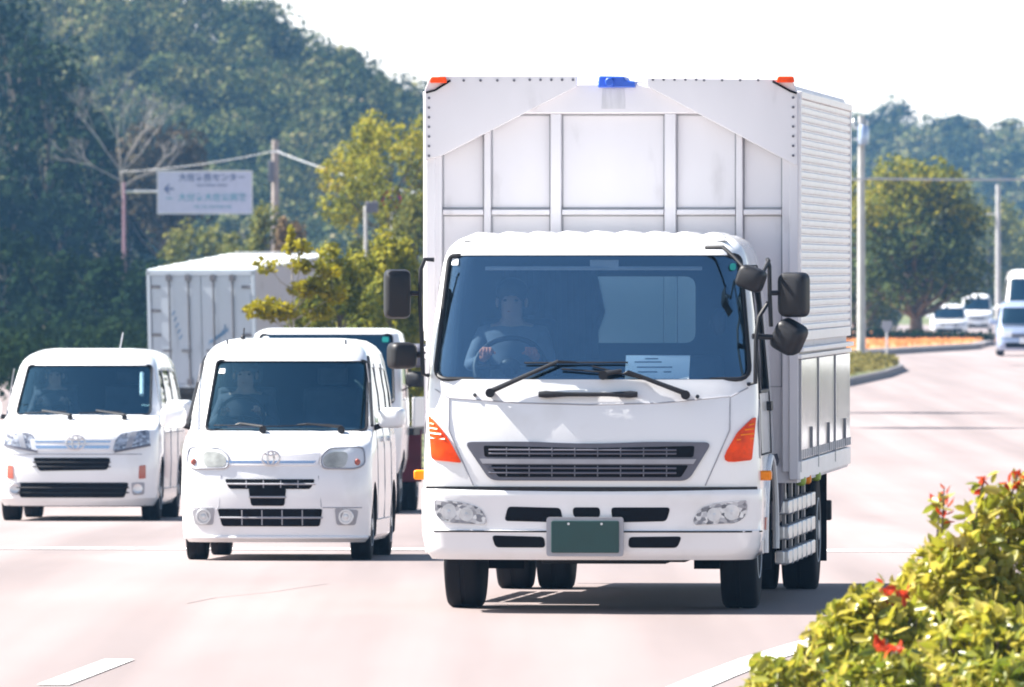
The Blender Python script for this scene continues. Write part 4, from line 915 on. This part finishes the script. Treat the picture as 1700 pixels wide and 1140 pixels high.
# ------------------------------------------------------------------ vegetation
def leaf_cloud(name, P, size, m, parent=None, shape=0, up=None, spread=1., rs=rng, N=None):
    """One mesh of many small leaves at the points P."""
    n = len(P); nrm = rs.normal(size=(n, 3))
    if up is not None: nrm = nrm * spread + up
    if N is not None: nrm = nrm * spread + N
    nrm /= np.linalg.norm(nrm, axis=1)[:, None] + 1e-9
    t = rs.normal(size=(n, 3)); t -= (t * nrm).sum(1)[:, None] * nrm; t /= np.linalg.norm(t, axis=1)[:, None] + 1e-9
    bt_ = np.cross(nrm, t); sz = size * rs.uniform(.65, 1.35, n)[:, None]
    if shape == 0: prof = [(-.5, 0, 0), (0, -.36, .06), (.5, 0, 0), (0, .36, .06)]; faces = [(0, 1, 2, 3)]
    else: prof = [(-.5, 0, 0), (-.2, -.19, .07), (.18, -.2, .08), (.5, 0, -.03), (.18, .2, .08), (-.2, .19, .07)]; faces = [(0, 1, 2, 3), (0, 3, 4, 5)]
    k = len(prof); V = np.empty((n, k, 3))
    for i, (a, b_, c) in enumerate(prof): V[:, i] = P + sz * (a * t + b_ * bt_ + c * nrm)
    V = V.reshape(-1, 3); F = np.concatenate([np.arange(n)[:, None] * k + np.array(f)[None] for f in faces], 1).reshape(-1, 4)
    me = bpy.data.meshes.new(name); me.vertices.add(len(V)); me.vertices.foreach_set('co', V.ravel().astype(np.float32))
    nf = len(F); me.loops.add(nf * 4); me.loops.foreach_set('vertex_index', F.ravel().astype(np.int32)); me.polygons.add(nf)
    me.polygons.foreach_set('loop_start', np.arange(0, nf * 4, 4, dtype=np.int32)); me.update(calc_edges=True)
    me.materials.append(M[m] if isinstance(m, str) else m)
    o = bpy.data.objects.new(name, me); COL.objects.link(o)
    if parent: o.parent = parent
    return o
M['leaf_hill'] = leaf_mat('hill_foliage', [(.012, .022, .014), (.026, .042, .020), (.075, .095, .035), (.19, .19, .075), (.32, .27, .16)], .8, .2, .22, .0, 1.7)  # sunlit clumps and dark hollows are partly put into the leaf colour
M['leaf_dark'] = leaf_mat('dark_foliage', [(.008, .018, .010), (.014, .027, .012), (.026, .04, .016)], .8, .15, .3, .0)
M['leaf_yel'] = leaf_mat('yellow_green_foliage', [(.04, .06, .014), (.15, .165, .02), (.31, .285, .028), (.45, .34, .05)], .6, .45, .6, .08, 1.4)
M['leaf_mid'] = leaf_mat('mid_green_foliage', [(.045, .065, .022), (.10, .12, .03), (.20, .19, .04), (.34, .26, .08)], .6, .4, .5)
M['leaf_gold'] = leaf_mat('golden_foliage', [(.12, .13, .01), (.28, .25, .012), (.46, .36, .01)], .6, .45, .9)
M['leaf_dry'] = leaf_mat('dry_foliage', [(.08, .06, .04), (.16, .11, .06), (.26, .17, .09)], .7, .3, .5)
M['leaf_brown'] = leaf_mat('brown_thin_foliage', [(.03, .03, .02), (.07, .06, .04), (.13, .10, .07)], .8, .25, .4, 0)
M['leaf_round'] = leaf_mat('round_tree_foliage', [(.018, .036, .018), (.036, .060, .024), (.10, .13, .03), (.24, .23, .05)], .6, .35, .4)
LN = []     # outward directions of the leaf points made since the list was last emptied
def shell_pts(c, r, n, rs=rng, fill=.55):
    d = rs.normal(size=(n, 3)); d /= np.linalg.norm(d, axis=1)[:, None]; LN.append(d)
    rad = rs.uniform(fill, 1.0, n) ** .6
    return np.array(c) + d * rad[:, None] * np.array(r)
def tree(name, base, H, crown, n, leaf, m, label, cat='tree', trunk_r=.12, bark='bark', clumps=14, crown_z=.35, group=None, seed=1, lift=0., flat=.75, cs=1., top=None):
    """Tapered trunk with limbs that end in clumps of leaves. crown: (rx, ry) of the whole crown."""
    rs = np.random.default_rng(seed); rd = random.Random(seed); LN.clear()
    root = empty(name, base); tag(root, label, cat, group)
    tb = MB(); z0 = H * crown_z
    lean = Vector((rd.uniform(-.1, .1) * H * .3, 0, 0)); P = []
    tb.tube([(0, 0, -.1), (lean.x * .3, 0, z0 * .6), (lean.x * .7, 0, H * .55), (lean.x, 0, H * .85)], [trunk_r, trunk_r * .8, trunk_r * .5, trunk_r * .12], 10)
    for k in range(clumps):
        a = 2 * math.pi * (k * .618 + rd.random() * .2); u = (k + .5) / clumps; zz = z0 + (H - z0) * (.08 + .86 * u)
        env = math.sin(math.pi * min(1, (.22 + .78 * u) * .93)) ** .7; rr_ = env * rd.uniform(.45, .85)
        c = Vector((crown[0] * rr_ * math.cos(a), crown[1] * rr_ * math.sin(a), zz))
        s = Vector((lean.x * .5, 0, max(z0 * .7, zz - H * .25)))
        tb.tube([s, s.lerp(c, .5) + Vector((0, 0, -.03 * H)), c], [trunk_r * .4, trunk_r * .22, trunk_r * .06], 6)
        cr = rd.uniform(.26, .42) * cs; P.append(shell_pts(c, (crown[0] * cr, crown[1] * cr, H * .16 * flat / .75), n // clumps, rs, .3))
    tb.build('trunk', bark, root, 60)
    P = np.concatenate(P); NN = np.concatenate(LN)
    if top:   # upper crown leaves coloured yellower to stand for sunlight on the top
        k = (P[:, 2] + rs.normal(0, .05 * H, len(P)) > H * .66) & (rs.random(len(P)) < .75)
        leaf_cloud('lit_or_young_leaves', P[k], leaf, top, root, spread=.5, rs=rs, N=NN[k]); P, NN = P[~k], NN[~k]
    leaf_cloud('crown', P, leaf, m, root, spread=.5, rs=rs, N=NN); return root
# wooded hills: terrain plus one mass of foliage each
def hill(name, ridge, x0, x1, y0, y1, yb):
    def hz(x, y):
        t = (y - y0) / (y1 - y0); top = interp(ridge, x)
        s = max(0, min(1, t)); s = s ** .8
        if y > y1: s = max(0, 1 - ((y - y1) / (yb - y1)) ** 2)
        return gz(y) + (top - gz(y)) * s - .3
    xs = np.linspace(x0, x1, 40); ys = np.linspace(y0 - 5, yb, 30)
    vs = [(x, y, hz(x, y)) for y in ys for x in xs]; n = 40
    o = MB().add(vs, [(j * n + i, j * n + i + 1, (j + 1) * n + i + 1, (j + 1) * n + i) for j in range(29) for i in range(n - 1)]).build(name, 'ground', None, 60, recalc=False)
    tag(o, kind='structure'); return hz
def forest(name, hz, x0, x1, y0, y1, sp, r, n, leaf, m, label, seed):
    rs = np.random.default_rng(seed); P = []; LN.clear()
    for x in np.arange(x0, x1, sp):
        for y in np.arange(y0, y1, sp * 1.15):
            px, py = x + rs.uniform(-.5, .5) * sp, y + rs.uniform(-.5, .5) * sp; q = r * rs.uniform(.78, 1.2); c = (px, py, hz(px, py) + q * rs.uniform(-.1, .8))
            for k in range(8):   # several bulges to a crown, so its outline is uneven
                d = rs.normal(size=3); d /= np.linalg.norm(d); d[2] = abs(d[2]) * .8 - .15; w = rs.uniform(.24, .5)
                P.append(shell_pts(np.array(c) + d * .72 * q, (q * w, q * w, q * w * .8), n // 8, rs, .7))
    P = np.concatenate(P); o = leaf_cloud(name, P, leaf, m, None, spread=.42, rs=rs, N=np.concatenate(LN))
    return tag(o, label, None, None, 'stuff')
hzL = hill('hill', [(-110, 12), (-80, 20), (-60, 23), (-34, 21), (-24, 18.), (-16, 13.4), (-11, 11.2), (-8, 9.5), (-6, 8.), (0, 5.), (10, 2.), (25, 0)], -110, 25, 600, 690, 760)
forest('hillside_forest', hzL, -66, 14, 602, 700, 3.7, 3.3, 1100, .32, 'leaf_hill', 'dense green forest covering the left hillside', 11)
hzR = hill('hill', [(-40, 2), (0, 8), (20, 11.5), (36, 13.0), (44, 13.2), (50, 12.4), (55, 11.4), (75, 9.)], -40, 90, 1060, 1150, 1230)
forest('hillside_forest', hzR, 12, 80, 1062, 1160, 4.2, 3.3, 620, .48, 'leaf_hill', 'hazy green forest covering the distant right hill', 12)
# trees at the foot of the left hill
DT = 430
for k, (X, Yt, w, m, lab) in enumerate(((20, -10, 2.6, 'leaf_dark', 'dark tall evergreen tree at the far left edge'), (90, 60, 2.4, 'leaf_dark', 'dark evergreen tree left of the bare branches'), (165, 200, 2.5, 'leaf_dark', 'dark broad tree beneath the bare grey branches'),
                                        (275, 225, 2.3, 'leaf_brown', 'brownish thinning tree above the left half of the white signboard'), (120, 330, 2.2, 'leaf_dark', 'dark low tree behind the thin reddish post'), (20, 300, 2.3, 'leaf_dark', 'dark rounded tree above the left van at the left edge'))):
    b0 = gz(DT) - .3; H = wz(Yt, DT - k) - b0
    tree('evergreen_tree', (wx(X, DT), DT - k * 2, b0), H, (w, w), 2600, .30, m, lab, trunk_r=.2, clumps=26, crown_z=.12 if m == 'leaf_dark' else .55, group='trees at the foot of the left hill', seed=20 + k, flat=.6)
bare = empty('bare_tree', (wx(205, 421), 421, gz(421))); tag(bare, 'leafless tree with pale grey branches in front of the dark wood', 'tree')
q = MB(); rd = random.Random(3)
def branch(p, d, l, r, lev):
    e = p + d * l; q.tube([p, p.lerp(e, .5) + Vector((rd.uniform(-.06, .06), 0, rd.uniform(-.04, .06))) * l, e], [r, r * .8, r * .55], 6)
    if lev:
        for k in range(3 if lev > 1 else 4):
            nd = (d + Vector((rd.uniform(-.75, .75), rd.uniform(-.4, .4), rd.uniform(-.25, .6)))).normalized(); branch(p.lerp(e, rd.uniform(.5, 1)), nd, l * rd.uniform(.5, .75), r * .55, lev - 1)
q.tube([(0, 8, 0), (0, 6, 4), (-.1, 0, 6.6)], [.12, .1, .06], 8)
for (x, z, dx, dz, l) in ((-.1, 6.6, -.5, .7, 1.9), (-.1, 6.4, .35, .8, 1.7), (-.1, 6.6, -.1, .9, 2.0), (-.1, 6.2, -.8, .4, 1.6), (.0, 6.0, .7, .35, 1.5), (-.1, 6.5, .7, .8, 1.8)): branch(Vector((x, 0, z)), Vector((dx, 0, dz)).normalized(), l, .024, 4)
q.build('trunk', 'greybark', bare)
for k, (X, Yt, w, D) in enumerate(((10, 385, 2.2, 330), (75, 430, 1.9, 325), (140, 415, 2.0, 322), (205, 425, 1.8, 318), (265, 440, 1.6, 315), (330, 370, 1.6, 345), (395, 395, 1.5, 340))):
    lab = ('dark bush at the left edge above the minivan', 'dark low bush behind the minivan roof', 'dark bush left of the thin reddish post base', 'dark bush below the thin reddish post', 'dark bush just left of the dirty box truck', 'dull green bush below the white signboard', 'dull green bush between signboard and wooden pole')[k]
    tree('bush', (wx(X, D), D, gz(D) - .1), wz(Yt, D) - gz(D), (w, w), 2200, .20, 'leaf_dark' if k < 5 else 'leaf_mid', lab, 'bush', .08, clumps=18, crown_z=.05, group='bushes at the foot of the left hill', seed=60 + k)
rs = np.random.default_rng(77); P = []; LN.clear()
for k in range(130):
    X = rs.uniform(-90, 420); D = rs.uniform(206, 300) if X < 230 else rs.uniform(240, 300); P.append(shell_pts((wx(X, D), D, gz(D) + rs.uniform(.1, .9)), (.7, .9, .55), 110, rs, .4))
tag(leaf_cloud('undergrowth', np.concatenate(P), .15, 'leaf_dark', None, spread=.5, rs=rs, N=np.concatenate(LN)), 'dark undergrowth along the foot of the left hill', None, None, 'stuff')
for k, (x, D) in enumerate(((4.3, 186), (4.6, 203))):  # unseen trees added to cast the shadow bands on the far road
    tree('shadow_tree', (x, D, gz(D)), 4.6, (.95, .95), 1500, .16, 'leaf_round', ('unseen tree added behind the big truck to shadow the road, nearer one', 'unseen tree added behind the big truck to shadow the road, farther one')[k], trunk_r=.07, clumps=16, crown_z=.45, group='added shadow trees behind the truck', seed=300 + k)
# yellow-green roadside trees left of the truck
for k, (X, Yt, w, D, m, n, cz, fl, c_, lab) in enumerate(((655, 198, 2.15, 262, 'leaf_yel', 6200, .56, .36, .66, 'spreading yellow green tree reaching out beside the truck box'), (650, 388, .72, 168, 'leaf_yel', 5200, .12, .5, .85, 'yellow olive roadside tree behind the big truck mirror'), (565, 408, .80, 160, 'leaf_yel', 5200, .1, .45, .8, 'yellow olive roadside bush between the dirty box truck and the big truck'),
                                              (600, 400, .9, 240, 'leaf_mid', 4200, .12, .6, 1., 'olive bush below the small grey signal box'), (480, 370, .6, 268, 'leaf_dry', 1500, .3, .6, 1., 'orange brown autumn tree right of the wooden pole'), (445, 345, .75, 290, 'leaf_mid', 1800, .2, .6, 1., 'faded green tree behind the wooden pole'), (690, 330, .7, 245, 'leaf_mid', 2600, .3, .6, 1., 'green tree half hidden by the left edge of the truck box'),
                                              (610, 432, .72, 172, 'leaf_yel', 4600, .05, .5, 1., 'yellow olive bush filling the gap above the light truck roof'), (685, 440, .6, 176, 'leaf_mid', 3600, .05, .5, 1., 'olive bush between the truck mirrors and the box'), (520, 478, .5, 156, 'leaf_yel', 3000, .05, .5, 1., 'low yellow olive bush at the foot of the golden sapling'))):
    b0 = gz(D) - .1
    tree('roadside_tree', (wx(X, D), D, b0), wz(Yt, D) - b0, (w, w), n, .10 if D < 200 else .12 if D < 265 else .15, m, lab, trunk_r=.07, clumps=26, crown_z=cz, group='roadside trees left of the truck', seed=90 + k, flat=fl, cs=c_)
# slender sapling with golden leaves
D = 150; sp_ = empty('sapling', (wx(486, D), D, gz(D))); tag(sp_, 'slender sapling with bright golden leaves in front of the dirty box truck', 'tree')
rs = np.random.default_rng(5); Hs = wz(378, D) - gz(D); q = MB(); q.tube([(0, 0, 0), (.02, 0, Hs * .5), (-.03, 0, Hs)], [.03, .02, .006], 6); P = [shell_pts((-.03, 0, Hs * .95), (.06, .06, .22), 60, rs, .2)]
for (X, Y, n) in ((445, 440, 26), (430, 515, 60), (455, 522, 60), (475, 515, 60), (505, 480, 80), (520, 475, 50), (500, 440, 50), (490, 410, 40), (540, 450, 40), (555, 490, 60), (530, 520, 60), (445, 505, 30)):
    c = pt(X, Y, D) - Vector(sp_.location); q.tube([(0, 0, max(.3, c.z - .35)), tuple(c * .5 + Vector((0, 0, c.z * .42))), tuple(c)], [.012, .009, .004], 5)
    P.append(shell_pts(c, (.24, .22, .12), int(n * 2.0), rs, .05))
q.build('trunk', 'greybark', sp_); leaf_cloud('crown', np.concatenate(P), .105, 'leaf_gold', sp_, rs=rs)
# round tree on the right and greenery behind it
D = 372; b0 = gz(D)
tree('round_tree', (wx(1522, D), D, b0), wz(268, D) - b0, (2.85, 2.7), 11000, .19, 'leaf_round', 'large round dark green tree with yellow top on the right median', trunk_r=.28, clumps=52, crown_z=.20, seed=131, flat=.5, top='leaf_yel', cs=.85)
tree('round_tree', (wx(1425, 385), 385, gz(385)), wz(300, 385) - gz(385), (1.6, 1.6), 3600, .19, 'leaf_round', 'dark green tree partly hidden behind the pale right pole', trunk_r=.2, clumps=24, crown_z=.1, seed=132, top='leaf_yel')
for k, (X, Yt, w, D) in enumerate(((1640, 330, 2.6, 640), (1690, 350, 2.8, 660), (1590, 300, 3.0, 700), (1440, 420, 2.2, 560))):
    tree('far_tree', (wx(X, D), D, gz(D) - .3), wz(Yt, D) - gz(D), (w, w), 2400, .32, 'leaf_mid', ('pale green tree behind the far white van', 'pale green tree at the right edge above the far truck', 'hazy tree peeking over the round tree from behind', 'hazy low tree behind the foot of the pale pole')[k], trunk_r=.25, clumps=22, crown_z=.1, group='hazy trees behind the far traffic', seed=150 + k)
# clipped median hedge and grass on the islands
rs = np.random.default_rng(8); P = []
for k in range(60):
    t = k / 59; X = 1400 + 245 * t; D = 345 + 8 * t; c = (wx(X, D), D, gz(D) + .20 + .10 * (1 - t)); P.append(shell_pts(c, (.35, .5, .22 + .12 * (1 - t)), 60, rs, .3))
hg = leaf_cloud('hedge', np.concatenate(P), .12, 'leaf_dark', None, rs=rs); tag(hg, 'low clipped dark hedge along the far median', 'hedge')
def grass(name, pts, n, h, m, label, seed, dz=.16):
    rs = np.random.default_rng(seed); P = np.array([(x, y, 0) for x, y in pts]); c = P.mean(0); V = []
    i = rs.integers(0, len(P), n); u = rs.random(n) ** .5; w = rs.random(n)
    Q = c + (P[i] * w[:, None] + P[(i + 1) % len(P)] * (1 - w)[:, None] - c) * u[:, None]
    Q[:, 2] = [gz(y) + dz + h * .4 for y in Q[:, 1]]; Q[:, 2] += rs.uniform(0, h * .5, n)
    return tag(leaf_cloud(name, Q, h, m, None, rs=rs), label, None, None, 'stuff')
M['leaf_grass'] = leaf_mat('dry_grass', [(.08, .09, .02), (.2, .17, .05), (.3, .24, .08)], .8, .3, .8)
M['leaf_flower'] = leaf_mat('orange_ground_cover', [(.40, .16, .06), (.6, .26, .10), (.7, .4, .16)], .8, .3, .8)
grass('grass', isl1, 2600, .16, 'leaf_grass', 'dry yellow green grass on the near median nose', 3)
grass('ground_cover', isl2, 5200, .10, 'leaf_flower', 'orange brown ground cover on the far median', 4)

# photinia hedge in the right foreground: separate shrubs with red young shoots
M['photinia'] = leaf_mat('photinia_leaf', [(.05, .085, .012), (.15, .19, .02), (.30, .31, .03), (.46, .40, .05), (.60, .50, .16), (.50, .13, .05)], .36, .45, 2.2, .6)
M['photinia_red'] = leaf_mat('photinia_red_leaf', [(.42, .10, .05), (.55, .045, .015), (.52, .15, .04)], .4, .45, 6.)
def shrub(X, Yt, D, rx, n, label, seed, shoots):
    rs = np.random.default_rng(seed); rd = random.Random(seed); zt_ = wz(Yt, D); base = Vector((wx(X, D), D, 0)); H = zt_
    root = empty('photinia_shrub', base); tag(root, label, 'shrub', 'photinia shrubs in the right foreground')
    q = MB(); P = []; Rd = []; TW = MB()
    for k in range(30):
        a = rd.random() * 6.283; rr_ = rx * rd.random() ** .5; hz_ = H * math.sqrt(max(.05, 1 - (rr_ / rx) ** 2 * .85)) * rd.uniform(.86, 1.0)
        tip = Vector((rr_ * math.cos(a), rr_ * math.sin(a), hz_)); q.tube([(0, 0, .0), tip * .5 + Vector((0, 0, .08 * H)), tip], [.014, .009, .004], 5)
    for k in range(int(n * 1.15)):
        a = rd.random() * 6.283; u = rd.random() ** .5; rr_ = rx * u; top = H * math.sqrt(max(.03, 1 - u * u * .9)); dz = abs(rd.gauss(0, .09)) if rd.random() < .8 else rd.random() * top * .8
        P.append((rr_ * math.cos(a), rr_ * math.sin(a), max(.03, top - dz + rd.gauss(0, .02))))
    for (SX, SY, red, h) in shoots:   # upright young shoots: a twig with leaves round it
        c = pt(SX, SY, D) - base; c.y += rd.uniform(-.1, .1); b0_ = c + Vector((rd.uniform(-.03, .03), 0, -h)); q.tube([b0_, c], [.005, .003], 5)
        for j_ in range(11):
            p = b0_.lerp(c, .35 + .065 * j_); (Rd if red else P).append((p.x + rd.gauss(0, .022), p.y + rd.gauss(0, .022), p.z + rd.gauss(0, .015)))
    q.build('stem', 'bark', root)
    leaf_cloud('foliage', np.array(P), .078, 'photinia', root, 1, np.array((-.25, -.2, .5)), .95, rs)
    if Rd: leaf_cloud('lit_or_young_leaves', np.array(Rd), .058, 'photinia_red', root, 1, np.array((0, -.1, .3)), .9, rs)
shrub(1300, 1092, 45.5, .30, 750, 'lowest green shrub at the near end of the hedge', 1, [(1290, 1100, 0, .1), (1268, 1108, 0, .1)])
shrub(1450, 985, 46.0, .42, 2000, 'shrub with red shoots beside the truck shadow', 2, [(1385, 1000, 0, .1), (1420, 975, 0, .1), (1462, 978, 1, .07), (1478, 985, 1, .08), (1490, 980, 1, .06), (1470, 992, 1, .06), (1440, 975, 0, .1), (1345, 1045, 0, .1)])
shrub(1480, 1080, 44.0, .40, 1700, 'shrub with red shoots low in the middle of the hedge', 3, [(1474, 1062, 1, .06), (1486, 1068, 1, .05), (1560, 1060, 0, .1), (1420, 1090, 0, .1)])
shrub(1590, 890, 46.8, .44, 2200, 'tall shrub with a lone thin shoot standing above the road', 4, [(1566, 808, 1, .2), (1562, 820, 0, .18), (1636, 790, 1, .14), (1630, 805, 0, .14), (1570, 908, 1, .07), (1590, 900, 1, .07), (1602, 905, 1, .05), (1556, 925, 1, .05), (1530, 935, 0, .1), (1610, 835, 0, .12)])
shrub(1690, 815, 47.0, .46, 2400, 'tallest shrub at the right edge with reddish tips', 5, [(1688, 786, 1, .1), (1660, 800, 0, .1), (1700, 790, 0, .1), (1690, 850, 1, .08)])
shrub(1640, 1010, 44.5, .46, 2400, 'broad shrub at the right edge just below the tallest shrub', 6, [(1580, 1010, 0, .1), (1620, 1000, 0, .1), (1660, 1060, 0, .1)])
shrub(1690, 1095, 43.0, .46, 1900, 'shrub filling the bottom right corner of the hedge', 7, [(1560, 1110, 0, .1), (1620, 1090, 0, .1)])

# ------------------------------------------------------------------ poles, signs, cables
def pole(name, X, Yt, D, r0, m, label, cat, Yb=None):
    b0 = gz(D) if Yb is None else wz(Yb, D); root = empty(name, (wx(X, D), D, b0)); tag(root, label, cat)
    H = wz(Yt, D) - b0; MB().tube([(0, 0, 0), (0, 0, H * .5), (0, 0, H)], [r0, r0 * .88, r0 * .75], 14).build('shaft', m, root); return root, H
wp, H = pole('utility_pole', 457, 232, 380, .16, 'wood', 'weathered wooden utility pole with a grey box, right of the signboard', 'pole')
q = MB(); q.box((-.24, -.3, H - 1.5), (-.05, -.12, H - .75)); q.build('terminal_box', 'grey', wp, 30, .02); q = MB(); q.box((-.2, -.2, H - .45), (.2, -.16, H - .38)); q.build('clamp', 'galv', wp)
rp, H2 = pole('utility_pole', 1430, 192, 282, .115, 'concrete', 'pale concrete utility pole with white crossbars on the right median', 'pole')
q = MB(); q.box((-.22, -.05, H2 - .35), (.16, .03, H2 - .28)); q.box((-.22, -.05, H2 - .65), (.18, .03, H2 - .58))
for x in (-.2, -.02, .14): q.lathe([(.03, 0), (.045, .05), (.03, .1), (.045, .15), (.02, .19)], (x, -.01, H2 - .28), 'z', 10)
q.build('crossarm', 'galv', rp); q = MB(); q.lathe([(.13, 0), (.14, .04), (.14, .42), (.1, .5)], (.05, -.22, H2 - .75), 'z', 14); q.build('transformer', 'silver', rp)
fp, H3 = pole('utility_pole', 1657, 306, 470, .13, 'concrete', 'slim distant utility pole beside the far white truck', 'pole')
q = MB(); q.box((-.9, -.03, H3 - 1.32), (.12, .03, H3 - 1.25)); q.build('crossarm', 'galv', fp)
def cable(name, a, b_, sag, r, label, m='wire'):
    n = 20; q = MB(); q.tube([Vector(a).lerp(Vector(b_), k / n) - Vector((0, 0, sag * 4 * (k / n) * (1 - k / n))) for k in range(n + 1)], r, 6); return tag(q.build(name, m), label, 'cable')
cable('overhead_cable', pt(457, 250, 380), pt(690, 320, 360), .12, .022, 'pale cable falling from the wooden pole to the right'); cable('overhead_cable', pt(457, 250, 380), pt(200, 285, 385), .12, .012, 'thin cable from the wooden pole towards the left trees')
cable('overhead_cable', pt(1430, 296, 282), pt(1760, 297, 300), .02, .035, 'thick pale cable across the round tree to the right edge'); cable('overhead_cable', pt(1390, 299, 276), pt(1436, 297, 282), .0, .03, 'short pale cable just left of the concrete pole')
cable('overhead_cable', pt(1600, 210, 500), pt(1740, 200, 500), .05, .02, 'thin cable high against the distant right hill', 'gap')
# direction signboard on its arm
SD = 374; sg_ = empty('signboard', pt(340, 355, SD)); tag(sg_, 'white rectangular direction signboard with Japanese writing and a left arrow', 'sign')
SSc = FPX / SD; w2, h2 = 79 / SSc, 72 / SSc
M['post'] = mat('pinkish_post', (.26, .15, .19), .7)
M['signface'] = mat('sign_face', (.50, .51, .68), .5, var=.04); M['ink'] = mat('sign_ink_blue', (.06, .09, .22), .6); M['ink2'] = mat('sign_ink_teal', (.10, .30, .42), .6)
q = MB(); q.box((-w2, -.04, 0), (w2, .04, h2)); bd = q.build('board', 'signface', sg_, 30, .01)
q = MB()
for (a, c) in (((-w2, 0), (w2, .035)), ((-w2, h2 - .035), (w2, h2)), ((-w2, .035), (-w2 + .03, h2 - .035)), ((w2 - .03, .035), (w2, h2 - .035))): q.box((a[0], -.055, a[1]), (c[0], -.041, c[1]))
q.build('border', 'white_dull', bd, 0)
q = MB(); q.tube([(-w2 - 1.15, 0, .78), (-w2, 0, .78)], .045, 8); q.tube([(-w2 + .2, .1, .78), (w2 - .2, .1, .78)], .04, 8); q.build('arm', 'galv', sg_)
q = MB(); q.tube([(-w2 - 1.15, 0, -5.0), (-w2 - 1.15, 0, 1.1)], [.07, .055], 10); q.build('post', 'post', sg_)
rot = (R(90), 0, 0)
for (t, px, py, sz, m) in (('大在市民センター', 352, 295, .29, 'ink'), ('Ozai Citizens Center', 352, 307, .125, 'ink'), ('大分市大在公民館', 353, 328, .30, 'ink2'), ('Oita City Ozai Public Hall', 353, 343, .125, 'ink2')):
    text_mesh(t, sz, 'lettering', m, bd, ((px - 340) / SSc, -.046, (355 - py) / SSc), rot)
q = MB(); x0, z0 = (272 - 340) / SSc, (355 - 313.5) / SSc
q.prism([(x0, z0), (x0 + .16, z0 + .17), (x0 + .22, z0 + .17), (x0 + .12, z0 + .03), (x0 + .36, z0 + .03), (x0 + .36, z0 - .03), (x0 + .12, z0 - .03), (x0 + .22, z0 - .17), (x0 + .16, z0 - .17)], 'y', -.046, -.0405); q.build('arrow', 'ink', bd, 0)
text_mesh('100m', .11, 'lettering', 'ink2', bd, ((281 - 340) / SSc, -.046, (355 - 329) / SSc), rot)
# round no-parking sign and grey box on a post among the leaves
D = 260.8; ns = empty('road_sign', (wx(650, D), D, gz(D))); tag(ns, 'round red and blue road sign showing among the yellow green leaves', 'sign')
z1 = wz(332, D) - gz(D); q = MB(); q.tube([(0, .05, 0), (0, .05, z1 + .3)], .035, 10); q.build('post', 'galv', ns)
M['signred'] = mat('sign_red', (.55, .02, .05), .5); M['signblue'] = mat('sign_blue', (.04, .12, .55), .5)
q = MB(); q.lathe([(.25, -.02), (.25, 0)], (0, 0, z1), 'y', 32); dsc = q.build('disc', 'signred', ns); q = MB(); q.lathe([(.19, -.024), (.19, -.0205)], (0, 0, z1), 'y', 32); q.build('disc_centre', 'signblue', dsc)
q = MB(); q.add([(-.165, -.026, z1 + .125), (-.125, -.026, z1 + .165), (.165, -.026, z1 - .125), (.125, -.026, z1 - .165)], [(0, 1, 2, 3)]); q.build('slash', 'signred', dsc)
gb_ = empty('signal_box', (wx(607, 236), 236, gz(236))); tag(gb_, 'grey control box on a pale post among the roadside trees', 'box'); z1 = wz(345, 236) - gz(236)
q = MB(); q.tube([(0, 0, 0), (0, 0, z1 + .05)], .04, 10); q.build('post', 'concrete', gb_); q = MB(); q.box((.0, -.12, z1 - .1), (.28, .1, z1 + .14)); q.build('box', 'grey', gb_, 30, .02)
# small sign on the right median
D = 295; ss = empty('small_sign', (wx(1472, D), D, gz(D) + .1)); tag(ss, 'small pale sign on a thin post by the far kerb', 'sign'); z1 = wz(542, D) - gz(D) - .1
q = MB(); q.tube([(0, .03, 0), (0, .03, z1)], .03, 8); q.build('post', 'galv', ss); q = MB(); q.prism(rpoly([(-.13, z1), (-.05, z1 - .16), (.05, z1 - .16), (.15, z1), (.15, z1 + .16), (-.13, z1 + .16)], .03), 'y', -.02, .02); q.build('plate', 'lgrey', ss)

# ------------------------------------------------------------------ the air
q = MB(); q.box((-170, -70, -5), (210, 1310, 30)); hz_ = q.build('haze', 'gap', None, 0); tag(hz_, 'pale blue daylight haze', None, None, 'stuff')
m, n, b = mk('haze_air'); n.nodes.remove(b); v = n.nodes.new('ShaderNodeVolumePrincipled'); v.inputs['Color'].default_value = (.24, .55, 1.0, 1); v.inputs['Density'].default_value = .00016; v.inputs['Anisotropy'].default_value = .2
n.links.new(v.outputs[0], n.nodes['Material Output'].inputs['Volume']); hz_.data.materials.clear(); hz_.data.materials.append(m)
